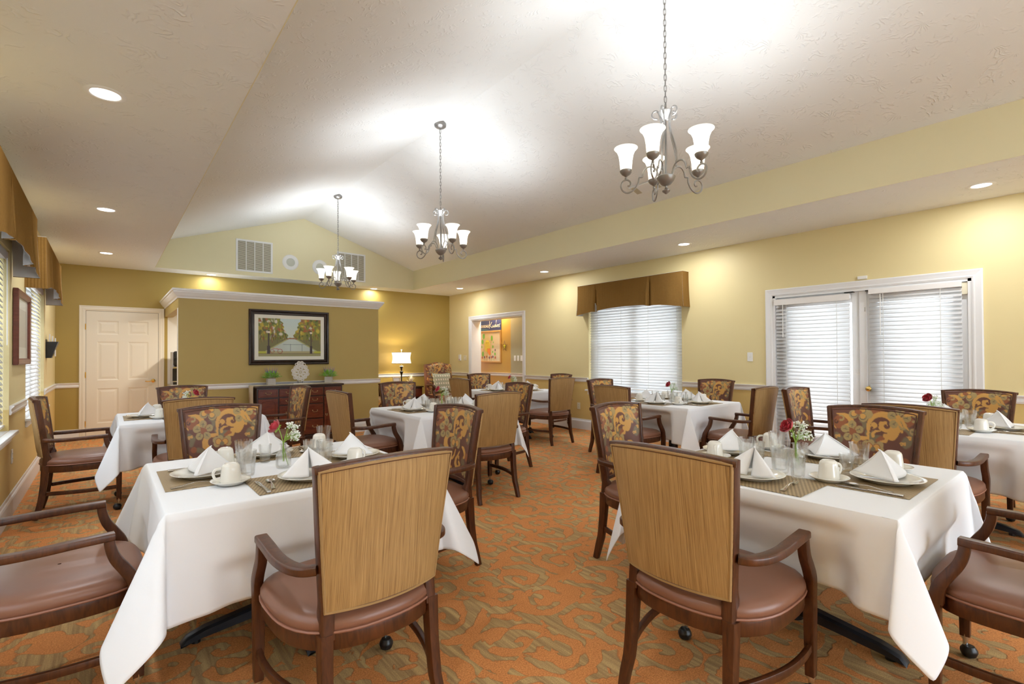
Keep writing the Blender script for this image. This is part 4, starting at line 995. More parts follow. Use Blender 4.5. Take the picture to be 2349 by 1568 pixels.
for a, b in ((-W + .03, -cw), (cw, W - .03)):
    c = (a + b) / 2; front('drawer', a, b, .70, .815, [(c, .765)])
    m = MB().box((a, F - .014, .115), (b, F, .675)); n = []
    q = .035
    pts = [(a + q, .115 + q + .03), (a + q + .03, .115 + q), (b - q - .03, .115 + q), (b - q, .115 + q + .03), (b - q, .675 - q - .03), (b - q - .03, .675 - q), (a + q + .03, .675 - q), (a + q, .675 - q - .03)]
    m.tube([(x, F - .015, z) for x, z in pts], .004, 5, True, up=(0, 1, 0)); d = m.build('door', WOODS, t, bev=.002)
    s = -1 if a > 0 else 1; pull(((b if s > 0 else a) - s * .03, F - .014, .40), .012).build('pull', ABRASS, d)
for z0, z1 in ((.70, .815), (.585, .680), (.355, .565), (.115, .335)): front('drawer', -cw + .02, cw - .02, z0, z1, [(-.19, (z0 + z1) / 2 + .01), (.19, (z0 + z1) / 2 + .01)])
m = MB(); P = [(-W - .020, .60), (-W - .022, .84), (-W - .016, .8685), (-W + .01, .8690), (0, .8690), (W - .01, .8690), (W + .016, .8685), (W + .022, .84), (W + .020, .62)]
m.grid([[(x, y, z) for x, z in P] for y in (-.12, .06, .16)]); rn = m.build('table_runner', RUNNER, None, loc=(2.275, HY - .24, 0)); s = rn.modifiers.new('t', 'SOLIDIFY'); s.thickness = .002; s.offset = 1
tag(rn, 'cream linen runner lying along the sideboard and hanging over its ends', 'table runner')
def mk_planter():
    t = thing('herb_planter', 'x', 'plant'); rg = random.Random(4)
    MB().box((-.055, -.055, 0), (.055, .055, .095)).build('concrete_pot', CONC, t, bev=.004)
    m = MB(); m2 = MB(); st = MB()
    for i in range(150):
        a = rg.uniform(0, 6.28); e = rg.uniform(.25, 1.45); r = rg.uniform(.07, .130); c = Vector((.02 * cos(a), .02 * sin(a), .09)); d = Vector((cos(a) * cos(e), sin(a) * cos(e), sin(e) * .9))
        tip = c + d * r; sd = d.cross(Vector((0, 0, 1))).normalized() * rg.uniform(.005, .010); up = Vector((0, 0, -.008))
        q = m if i % 3 else m2
        for f in (.45, .7, .92):
            b = c + d * r * f; k = (1.1 - f)
            for s in (-1, 1): q.add([tuple(b), tuple(b + d * .014 + sd * s * 1.6), tuple(b + d * .026 + sd * s * 1.9 + up), tuple(b + d * .02 + sd * s * .3)], [(0, 1, 2, 3)])
        q.add([tuple(tip - d * .012 - sd * .5), tuple(tip + d * .010), tuple(tip - d * .012 + sd * .5), tuple(tip - d * .02)], [(0, 1, 2, 3)])
    m.build('fern_leaves', GREEN, t, smooth=False); m2.build('pale_leaves', GREEN2, t, smooth=False)
    for i in range(6):
        a = -.9 + .35 * i; b = Vector((.012 * i - .03, rg.uniform(-.02, .01), .10)); d = Vector((sin(a) * .5, 0, 1)).normalized()
        for j in range(8): st.ball(tuple(b + d * (.085 + .011 * j)), .007 * (1.1 - j * .1), 6)
        st.tube([b, b + d * .09], .0012, 4)
    st.build('lavender_spikes', LAV, t)
    return t
p1 = mk_planter(); p1.location = (1.905, HY - .20, .871); tag(p1, 'grey cube pot of green herbs and lavender, left end of the sideboard', None, 'potted herbs')
dup(p1, (2.765, HY - .20, .871), 2.6, 'grey cube pot of green herbs and lavender, right end of the sideboard', 'potted herbs')
t = thing('scroll_ornament', 'white openwork scroll medallion on a stand between the two potted herbs', 'ornament', (2.33, HY - .19, .871))
m = MB()
def ring(x, z, r, w=.0055, a0=0, a1=360):
    n = max(8, int(18 * (a1 - a0) / 360)); P = [(x + r * cos(rad(a0 + (a1 - a0) * i / n)), 0, z + r * sin(rad(a0 + (a1 - a0) * i / n))) for i in range(n + (0 if a1 - a0 == 360 else 1))]
    m.sweep(P, rsec(.012, w * 1.7, .002, 1), up=(0, 1, 0), closed=a1 - a0 == 360) if False else m.tube(P, w, 6, closed=a1 - a0 == 360, up=(0, 1, 0))
zc = .178
ring(0, zc, .030); ring(0, zc, .012); ring(0, zc - .004, .105, .006)
for i in range(12):
    a = rad(30 * i + 15); k = 1. if i % 2 else .92; ring(.108 * cos(a) * k, zc - .004 + .108 * sin(a) * k, .026, .006); ring(.108 * cos(a) * k, zc - .004 + .108 * sin(a) * k, .012, .005)
for i in range(8):
    a = rad(45 * i); ring(.062 * cos(a), zc + .062 * sin(a), .027, .0055); ring(.062 * cos(a), zc + .062 * sin(a), .013, .005, 0, 300)
for s in (-1, 1): ring(s * .022, zc + .140, .024, .0065); ring(s * .022, zc + .140, .010, .005); ring(s * .055, zc + .118, .020, .006)
for i in range(16):
    a = rad(22.5 * i + 11); m.tube([(.085 * cos(a), 0, zc + .085 * sin(a)), (.10 * cos(a), 0, zc + .10 * sin(a))], .005, 5, up=(0, 1, 0))
m.build('scrollwork', ORN, t)
MB().tube([(-.035, 0, 0), (-.035, 0, .075)], .003, 6).tube([(.035, 0, 0), (.035, 0, .075)], .003, 6).build('prong', IRON, t); MB().box((-.11, -.035, 0), (.11, .035, .008)).build('stand_base', ORN, t, bev=.002)

# ------------------------------------------------------------------ pictures
def frame_y(t, w, h, prof, mt, name='frame'):
    """frame around x in +-w, z in +-h facing -y; profile (inwards, proud)"""
    m = MB(); P = [(-w, -h), (-w, h), (w, h), (w, -h)]; D = [(1, 1), (1, -1), (-1, -1), (-1, 1)]
    m.grid([[(x + dx * a, -b, z + dz * a) for a, b in prof] for (x, z), (dx, dz) in zip(P, D)], cu=True, cv=True, flip=True); return m.build(name, mt, t, ang=.5)
t = thing('framed_print', 'framed canal print with autumn trees above the sideboard', 'picture', (2.235, HY - .004, 1.588))
frame_y(t, .592, .422, [(0, 0), (0, .022), (.014, .034), (.026, .030), (.034, .016), (.050, .026), (.066, .028), (.076, .014), (.076, 0)], FRAMEW)
m = MB(); a, b, c, d = .52, .35, .462, .292
m.box((-a, -.012, -b), (a, -.002, b)); m.build('mount', MATB, t, smooth=False)
def canal(U, V):
    """u across, v down: sky, autumn trees, canal with a bridge, quay, two street lamps"""
    rg = np.random.default_rng(9); H_, W_ = U.shape[1], U.shape[0]; C = np.zeros(U.shape + (4,)); C[..., 3] = 1
    L3 = lambda r, g, b_: np.array(lin((r, g, b_)))
    C[..., :3] = L3(196, 214, 214) * (1 - V[..., None]) + L3(220, 220, 190) * V[..., None]
    tree = np.abs(U - .50) > .035 + .13 * np.clip((.52 - V) / .52, 0, 1) + .02 * np.sin(V * 40) * np.sin(V * 17)
    cols = [L3(150, 150, 40), L3(190, 165, 50), L3(95, 110, 45), L3(170, 90, 45), L3(120, 130, 50), L3(70, 75, 35), L3(205, 185, 70), L3(150, 100, 60)]
    T = np.zeros(U.shape + (3,)); T[:] = L3(125, 125, 50)
    for i in range(420):
        x, y = rg.random(), rg.random() * .62; rx, ry = .008 + .03 * rg.random(), .02 + .06 * rg.random(); k = cols[rg.integers(len(cols))]
        if rg.random() < .08: k = L3(225, 215, 200)
        if y > .42: k = k * .6; rx *= .4
        al = np.clip(1.6 - 1.6 * (((U - x) / rx) ** 2 + ((V - y) / ry) ** 2), 0, .8)[..., None]; T = T * (1 - al) + k * al
    mk = (tree & (V < .58 + .18 * np.abs(U - .52)))[..., None]; C[..., :3] = np.where(mk, T, C[..., :3])
    water = (V > .52) & (np.abs(U - .52) < .04 + 1.05 * (V - .52)) & (V < .86)
    wcol = L3(196, 208, 200) * (1 - .25 * np.abs(U - .52)[..., None] * 3) + L3(120, 105, 80) * (.25 * np.abs(U - .52)[..., None] * 3)
    C[..., :3] = np.where(water[..., None], wcol, C[..., :3])
    bank = (V > .56 + .0 * U) & ~water & (V < .86); C[..., :3] = np.where(bank[..., None], T * .55 + L3(110, 95, 80) * .45, C[..., :3])
    quay = np.abs(np.abs(U - .52) - (.04 + 1.05 * (V - .515))) < .018; C[..., :3] = np.where((quay & (V > .5) & (V < .86))[..., None], L3(170, 168, 110), C[..., :3])
    br = (np.abs(V - .525 - .5 * (U - .52) ** 2 * 4) < .014) & (np.abs(U - .52) < .09); C[..., :3] = np.where(br[..., None], L3(150, 95, 60), C[..., :3])
    C[..., :3] = np.where((V >= .86)[..., None], L3(170, 160, 118), C[..., :3]); C[..., :3] = np.where(((V >= .86) & (V < .92) & (np.abs(U - .5) > .38))[..., None], L3(178, 178, 60), C[..., :3]); C[..., :3] = np.where((V >= .935)[..., None], L3(150, 145, 100), C[..., :3])
    C[..., :3] = np.where((np.abs(V - .93) < .006)[..., None], L3(90, 60, 50), C[..., :3])
    dk = L3(62, 48, 46)
    for x in (.155, .835):
        pole = (np.abs(U - x) < .008 + .014 * (V > .72)) & (V > .36) & (V < .92); top = (np.abs(U - x) < .020) & (np.abs(V - .355) < .035)
        C[..., :3] = np.where((pole | (top & (V < .34)))[..., None], dk, C[..., :3]); C[..., :3] = np.where((top & (V >= .34))[..., None], L3(225, 215, 190), C[..., :3])
    fence = ((np.abs(V - .69) < .004) & (np.abs(U - .58) < .2)) | ((np.abs(np.mod(U - .40, .19) - .095) < .0035) & (np.abs(U - .59) < .2) & (V > .67) & (V < .86)); C[..., :3] = np.where(fence[..., None], L3(90, 105, 110), C[..., :3])
    for x, s in ((.21, 1), (.33, 1.25)):
        rr = np.hypot((U - x) * 1.55, V - .865); C[..., :3] = np.where((np.abs(rr - .045 * s) < .006)[..., None], L3(150, 60, 45), C[..., :3])
    sg = (np.abs((V - .80) - (U - .27) * .2) < .006) & (np.abs(U - .27) < .06); C[..., :3] = np.where(sg[..., None], L3(190, 70, 50), C[..., :3])
    return C
nu, nv = 150, 100; U, V = np.meshgrid(np.linspace(0, 1, nu), np.linspace(0, 1, nv), indexing='ij')
m = MB().grid([[(-c + 2 * c * U[i, j], -.0135, d - 2 * d * V[i, j]) for j in range(nv)] for i in range(nu)], flip=True); m.c = canal(U, V).reshape(-1, 4); m.build('print', ART, t, smooth=False)
# left wall picture (faces +x)
t = thing('framed_print', 'cherry-framed picture seen at a sharp angle between the two left windows', 'picture', (XL + .004, 6.30, 1.555), rad(90))
frame_y(t, .44, .325, [(0, 0), (0, .030), (.010, .036), (.045, .030), (.055, .020), (.055, 0)], MAHF)
MB().box((-.39, -.012, -.275), (.39, -.002, .275)).build('mount', MATB, t, smooth=False)
MB().box((-.28, -.0135, -.17), (.28, -.0125, .17)).build('print', mat('pale sepia print', (.62, .58, .48), .5), t, smooth=False)
MB().box((-.388, -.0165, -.273), (.388, -.0150, .273)).build('glazing', PANE, t, smooth=False)
t = thing('brochure_holder', 'black wall pocket with folded brochures on the left wall near the corner', 'holder', (XL, 8.86, 1.40), rad(90))
m = MB(); m.grid([[(x * k, -y, z) for x, y in ((-1, .003), (-1, .10 * f + .02), (1, .10 * f + .02), (1, .003))] for z, k, f in ((-.11, .085, .35), (.10, .105, 1))], cv=True); m.box((-.085, -.05, -.112), (.085, -.002, -.106)); m.box((-.11, -.006, -.11), (.11, -.001, .13)); m.build('pocket', BLACKP, t, smooth=False)
for i, (x, y, h_) in enumerate(((-.03, .03, .20), (.02, .055, .175), (.045, .08, .15))): MB().box((x - .05, -y - .008, -.09), (x + .05, -y, h_)).build('brochure', PAPER, t, smooth=False)

# ------------------------------------------------------------------ plates on the walls
def plate(kind, x, y, z, rz, label, n=1, outlet=False, mt=PLAST, grp='wall plates'):
    t = thing(kind, label, 'outlet' if outlet else 'switch', (x, y, z), rz, grp); w = .035 + .023 * (n - 1)
    MB().box((-w, -.006, -.058), (w, 0, .058)).build('cover_plate', mt, t, bev=.002)
    for i in range(n):
        c = (i - (n - 1) / 2) * .046
        if outlet:
            for q in (-.02, .02): MB().box((c - .016, -.0085, q - .014), (c + .016, -.006, q + .014)).box((c - .008, -.0090, q - .004), (c - .005, -.0083, q + .006), 1).box((c + .005, -.0090, q - .004), (c + .008, -.0083, q + .006), 1).build('receptacle', [mt, BLACKP], t, smooth=False)
        else: MB().box((c - .005, -.014, -.010), (c + .005, -.006, .010)).build('toggle', mt, t, bev=.001)
    return t
RW = rad(-90)   # objects built facing -y turned to face -x
plate('light_switch', XR, 3.02, 1.255, RW, 'white light switch left of the glass doors')
plate('light_switch', XR, 9.60, 1.24, RW, 'ivory double light switch left of the corridor opening', 2, mt=IVORY)
for i, (y, w) in enumerate(((8.47, 'leftmost'), (8.36, 'middle'), (8.25, 'rightmost'))): plate('light_switch', CX, y, 1.23, RW, w + ' of the three white switches in the corridor', 1, mt=PLAST)
plate('wall_outlet', XR, 6.03, .40, RW, 'ivory wall outlet between the corridor opening and the window blind', 1, True, IVORY)
plate('wall_outlet', XL, 5.85, .47, rad(90), 'wall outlet low on the left wall below the window sill', 1, True, PLAST)
tag(MB().box((-.038, -.030, -.07), (.038, 0, .07)).box((-.012, -.033, -.055), (.012, -.029, -.035), 1).build('call_station', [PLAST, mat('red button', (.5, .03, .02), .4)], None, bev=.003, loc=(XR, 9.80, 1.25)), 'white call station box with a red button near the far right corner', 'sensor').rotation_euler = (0, 0, RW)

# ------------------------------------------------------------------ gable vents, speakers, ceiling vent
for i, (x0, x1, lab) in enumerate(((1.75, 2.35, 'white slatted return-air grille high on the gable, left one'), (3.53, 4.115, 'white slatted return-air grille high on the gable, behind the far chandelier'))):
    t = thing('air_grille', lab, 'vent', ((x0 + x1) / 2, SB, 3.09), 0, 'gable grilles'); w = (x1 - x0) / 2; h = .285
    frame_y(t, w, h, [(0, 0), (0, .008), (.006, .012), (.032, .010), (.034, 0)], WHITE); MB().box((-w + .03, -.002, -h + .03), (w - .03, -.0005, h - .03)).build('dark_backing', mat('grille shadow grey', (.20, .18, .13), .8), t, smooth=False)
    m = MB()
    for j in range(30):
        z = -h + .045 + j * (2 * h - .09) / 29; m.box((-w + .034, -.011, z - .0042), (w - .034, -.005, z + .0042))
    m.build('slats', mat('grille cream', (.72, .69, .58), .5), t, smooth=False); m = MB()
    for j in (-1, 0, 1): m.box((j * w * .46 - .007, -.014, -h + .03), (j * w * .46 + .007, -.004, h - .03))
    m.build('mullion', WHITE, t, smooth=False)
for x, z, lab in ((2.66, 3.055, 'round white speaker on the gable between the grilles, left one'), (3.20, 3.02, 'round white speaker on the gable partly behind the far chandelier')):
    t = thing('ceiling_speaker', lab, 'speaker', (x, SB, z), 0, 'gable speakers'); R9 = Matrix.Rotation(rad(90), 4, 'X')
    MB().lathe([(.075, .004), (.078, .010), (.12, .009), (.142, .005), (.145, 0)], 40, M=R9).build('trim_ring', WHITE, t, ang=1); MB().lathe([(.0001, .0045), (.05, .0045), (.076, .004)], 32, M=R9).build('speaker_grille', mat('speaker mesh', (.60, .62, .55), .7), t)
sl = math.atan2(ZRIDGE - ZU, XM - SL)
t = thing('ceiling_register', 'white air register on the sloping ceiling behind the nearest chandelier', 'vent', (4.895, 3.49, ZU + (SR - 4.895) * math.tan(sl) - .004), 0); t.rotation_euler = (0, sl, 0)
MB().box((-.082, -.195, -.012), (.082, .195, 0)).build('register_plate', WHITE, t, bev=.004); MB().box((-.065, -.17, -.0145), (.065, -.10, -.012)).box((-.065, .10, -.0145), (.065, .17, -.012)).build('louvre', mat('register louvre', (.52, .48, .36), .6), t, smooth=False)

# ------------------------------------------------------------------ recessed lights
def light(kind, name, loc, power, size=.1, col=(1, .9, .78), rot=None, parent=None, spot=None):
    l = bpy.data.lights.new(name, kind); l.energy = power; l.color = col
    if kind == 'AREA': l.shape = 'DISK'; l.size = size
    else: l.shadow_soft_size = size
    if spot: l.spot_size = rad(spot); l.spot_blend = .8
    o = bpy.data.objects.new(name, l); COL.objects.link(o); o.location = loc; o.parent = parent
    if rot: o.rotation_euler = rot
    if parent is not None: KID.setdefault(parent.name, []).append(o)
    return o
CANS = [(-.01, 8.88, 'far left'), (-.01, 6.27, 'middle left'), (-.01, 3.52, 'near left'), (5.875, 8.96, 'far right'), (5.875, 6.30, 'second far right'), (5.875, 3.61, 'above the window valance'), (5.865, .744, 'near right'),
        (1.42, 10.09, 'above the six-panel door side of the partition'), (4.44, 10.12, 'above the lamp side of the partition'), (-.01, .8, ''), (-.01, -1.9, ''), (5.87, -1.95, '')]
LABC = ['recessed downlight in the left soffit, farthest of its row', 'recessed downlight in the left soffit, second from the back', 'recessed downlight in the left soffit, largest in the photo', 'recessed downlight in the right soffit, farthest one near the corner',
        'recessed downlight in the right soffit above the corridor opening side of the valance', 'recessed downlight in the right soffit over the window valance', 'recessed downlight in the right soffit above the glass doors',
        'recessed downlight in the back soffit at its left end', 'recessed downlight in the back soffit behind the far chandelier', 'unseen recessed downlight added in the left soffit over the camera', 'unseen recessed downlight added in the left soffit behind the camera', 'unseen recessed downlight added in the right soffit behind the camera']  # last three downlights are unseen, added to light the foreground
CANP = 8.5
for (x, y, _), lab in zip(CANS, LABC):
    t = thing('recessed_light', lab, 'ceiling light', (x, y, HS), 0, 'recessed downlights')
    MB().lathe([(.067, -.002), (.072, -.006), (.088, -.005), (.096, -.0005), (.096, 0)], 36).build('trim_ring', WHITE, t, ang=1)
    MB().lathe([(.0001, -.0035), (.066, -.003), (.068, -.001)], 28).build('lens', LED, t)
    light('AREA', 'downlight_beam', (0, 0, -.009), CANP * (.45 if y > 10 else 1), .13, (.92, .95, 1.), None, t)
MB  # ------------------------------------------------------------------ chandeliers
def mk_chandelier():
    t = thing('chandelier', 'x', 'chandelier')   # origin at the cup, z = 0 there
    MB().lathe([(.0001, -.115), (.006, -.112), (.024, -.098), (.027, -.090), (.012, -.078), (.007, -.070), (.009, -.060), (.030, -.050), (.050, -.028), (.060, -.008), (.062, 0), (.056, .006), (.020, .010), (.008, .03), (.007, .40), (.0001, .40)], 24).build('stem', PEWT, t)
    MB().lathe([(.0001, .385), (.016, .385), (.026, .40), (.040, .425), (.046, .440), (.040, .447), (.012, .452), (.0001, .455)], 24).build('crown', PEWT, t)
    sq = rsec(.011, .009, .002, 1)
    for i in range(5):
        a = rad(72 * i); R = Matrix.Rotation(a, 4, 'Z'); X = lambda P: [tuple(R @ Vector((r, 0, z))) for r, z in P]
        up = tuple(R @ Vector((0, 1, 0)))
        P = X([(.050, 0.004), (.052, .03), (.068, .065), (.095, .082), (.125, .078), (.145, .055), (.152, .030), (.153, .020)])
        P = smooth_path(P, 4) + [Vector(q) for q in X([(.153, .018), (.176, .018), (.177, .008)])]
        P2 = smooth_path(X([(.177, .006), (.182, -.020), (.200, -.052), (.228, -.075), (.258, -.080), (.286, -.062), (.297, -.030), (.286, -.002), (.262, .010), (.240, .000), (.232, -.018), (.240, -.033), (.252, -.032)]), 4)
        m = MB().sweep(P, sq, up=up).sweep(P2, sq, up=up)
        arm = m.build('arm', PEWT, t)
        P = smooth_path(X([(.054, .400), (.075, .405), (.088, .425), (.080, .448), (.060, .455), (.045, .440), (.036, .41), (.030, .36), (.045, .28), (.072, .19), (.082, .12), (.080, .085)]), 4)
        MB().sweep(P, sq, up=up).build('rod', PEWT, t)
        c = tuple(R @ Vector((.262, 0, 0)))
        MB().lathe([(.0001, .010), (.008, .012), (.010, .022), (.006, .028), (.010, .034), (.028, .046), (.040, .062), (.043, .072), (.040, .076), (.036, .070), (.0001, .066)], 20, c).build('fitter', PEWT, arm)
        sh = MB().lathe([(.030, .070), (.037, .078), (.040, .10), (.043, .14), (.050, .180), (.062, .208), (.080, .226), (.0795, .228), (.060, .212), (.047, .182), (.040, .14), (.036, .10), (.030, .078)], 28, c).build('glass_shade', SHADE, arm, ang=3)
        MB().lathe([(.0001, .075), (.012, .078), (.014, .10), (.022, .125), (.022, .145), (.012, .162), (.0001, .165)], 14, c).build('bulb', BULB, arm)
        light('POINT', 'chandelier_bulb', tuple(R @ Vector((.262, 0, .185))), 1., .03, (.84, .92, 1.), None, arm)
    return t
def hang(t, y, top, z0, label, rz):
    t.location = (XM, y, z0); t.rotation_euler = (0, 0, rz); tag(t, label, None, 'five-light chandeliers')
    m = MB(); n = 0; z = .455
    m.tube([(.012 * cos(a), 0, z + .022 + .028 * sin(a)) for a in np.linspace(0, 2 * pi, 13)[:-1]], .003, 6, True, up=(0, 1, 0)); z += .046
    while z < top - z0 - .06:
        P = []
        for k in range(12):
            a = 2 * pi * k / 12; r, h = .0085 * cos(a), .0195 * sin(a) + (.006 if sin(a) > 0 else -.006 if sin(a) < 0 else 0)
            P.append((r, 0, z + .024 + h) if n % 2 else (0, r, z + .024 + h))
        m.tube(P, .0024, 5, True, up=(0, 1, 0) if n % 2 else (1, 0, 0)); z += .037; n += 1
    m.tube([(.003, .002, .45), (.004, -.003, (top - z0) / 2), (.0, .003, top - z0 - .03)], .0014, 4)
    rp = MB().lathe([(.0001, -.045), (.008, -.044), (.012, -.036), (.045, -.028), (.064, -.012), (.067, .004), (.066, .03), (.0001, .03)], 26, (0, 0, top - z0)).build('ceiling_canopy', PEWT, t)
    m.build('chain', PEWT, t)
CHP = 10.2
ch = mk_chandelier()
for o in bpy.data.lights:
    if o.name.startswith('chandelier_bulb'): o.energy = CHP
spots = [(1.915, 2.478, 'nearest and largest pewter chandelier with five glowing bell shades', rad(52)), (4.82, 2.478, 'middle one of the three pewter chandeliers, hanging from a visible canopy', rad(52)), (8.02, 2.478, 'farthest pewter chandelier hanging before the gable grille', rad(2)), (-1.1, 2.478, 'unseen pewter chandelier added behind the camera to light the foreground', .1)]  # last chandelier is unseen, added behind the camera as fill
cs = [ch] + [dup(ch) for _ in spots[1:]]
for c, (y, z, lab, rz) in zip(cs, spots): hang(c, y, ZRIDGE - .03, z, lab, rz)

# ------------------------------------------------------------------ far right corner: side table, lamp, wing chairs
t = thing('side_table', 'dark wooden side table with a drawer, carrying the lit lamp', 'side table', (4.985, 10.01, 0))
MB().box((-.455, -.25, .60), (.455, .25, .625)).build('top', WOODD, t, bev=.006); MB().box((-.43, -.225, .30), (.43, .225, .60)).build('case', WOODD, t, bev=.003)
for s in (-1, 1):
    d = MB().box((s * .215 - .20, -.240, .40), (s * .215 + .20, -.225, .575)).build('drawer', WOODS, t, bev=.004); MB().ball((s * .235, -.25, .49), .014, 10).build('knob', ABRASS, d)
    for q in (-1, 1): MB().sweep([(s * .405, q * .195, .30), (s * .415, q * .21, 0)], rsec(.045, .045, .005), up=(0, 1, 0), scale=[1, .7]).build('leg', WOODD, t)
t = thing('table_lamp', 'lit table lamp with a cream drum shade and dark turned base', 'lamp', (4.97, 9.90, .626))
MB().lathe([(.0001, 0), (.085, 0), (.088, .012), (.07, .022), (.03, .035), (.018, .06), (.013, .12), (.012, .20), (.016, .26), (.030, .30), (.040, .325), (.034, .335), (.016, .345), (.014, .36), (.020, .375), (.022, .40), (.036, .435), (.012, .445), (.010, .47), (.0001, .48)], 24).build('turned_base', mat('black bronze', (.03, .025, .022), .3, .5), t, ang=.5)
MB().lathe([(.030, .433), (.044, .437), (.044, .446), (.030, .450)], 24).lathe([(.026, .325), (.042, .329), (.042, .336), (.026, .34)], 24).build('silver_collar', mat('silver leaf', (.75, .73, .68), .35, .6), t)
def sqr(a, w, k=6): c, s_ = cos(a), sin(a); r = (abs(c) ** k + abs(s_) ** k) ** (-1 / k); return w * r * c, w * .8 * r * s_
G = []
for f in np.linspace(0, 1, 9): G.append([(*sqr(2 * pi * i / 48, .182 - .018 * sin(pi * f) ** 1.), .508 + .235 * f) for i in range(48)])
sh = MB().grid(G, cv=True).build('lamp_shade', LSHADE, t, ang=1)
m = MB()
for f, r in ((0, .184), (1, .184)): m.tube([(*sqr(2 * pi * i / 32, r), .508 + .235 * f) for i in range(32)], .006, 6, True)
for i in (3, 9, 15, 21, 27, 33, 39, 45): m.tube([(*sqr(2 * pi * i / 48, .184 - .018 * sin(pi * f)), .508 + .235 * f) for f in np.linspace(0, 1, 7)], .003, 5)
m.build('shade_trim', mat('taupe braid', (.5, .42, .36), .7), sh)
MB().lathe([(.0001, .74), (.010, .745), (.012, .76), (.007, .775), (.012, .79), (.020, .805), (.0001, .81)], 14).tube([(-.17, 0, .742), (.17, 0, .742)], .002, 4).build('finial', mat('silver leaf', (.75, .73, .68), .35, .6), t)
light('POINT', 'lamp_bulb', (0, 0, .63), 14, .035, (1, .84, .60), None, t)
t = thing('photo_frame', 'small cream standing frame on the side table left of the lamp', 'frame', (4.83, 9.83, .627), rad(-8)); t.rotation_euler = (rad(-12), 0, rad(-8))
frame_y(t, .085, .11, [(0, 0), (0, .012), (.02, .014), (.026, .006), (.026, 0)], mat('champagne frame', (.62, .50, .36), .4)).location = (0, 0, .11); MB().box((-.065, -.004, .02), (.065, -.001, .20)).build('card', PAPER, t, smooth=False); MB().box((-.02, .0, .02), (.02, .006, .12)).build('strut', WOODD, t, smooth=False)
t = thing('feather_arrangement', 'cream pampas feathers in a small pale pot right of the lamp', 'plant', (5.17, 9.85, .627)); m = MB(); rg = random.Random(2)
for i in range(30):
    a = rg.uniform(0, 6.28); e = rg.uniform(.35, 1.5); r = rg.uniform(.12, .22) * (.7 + .4 * sin(e)); d = Vector((cos(a) * cos(e), sin(a) * cos(e), sin(e))); b = Vector((0, 0, .07)); sd = d.cross(Vector((0, 0, 1))).normalized() * .012
    m.add([tuple(b), tuple(b + d * r * .5 + sd), tuple(b + d * r), tuple(b + d * r * .5 - sd)], [(0, 1, 2, 3)])
m.build('feathers', FEATH, t, smooth=False); MB().lathe([(.0001, 0), (.03, 0), (.045, .03), (.04, .07), (.028, .08), (.0001, .075)], 18).build('pot', PORCEL, t)
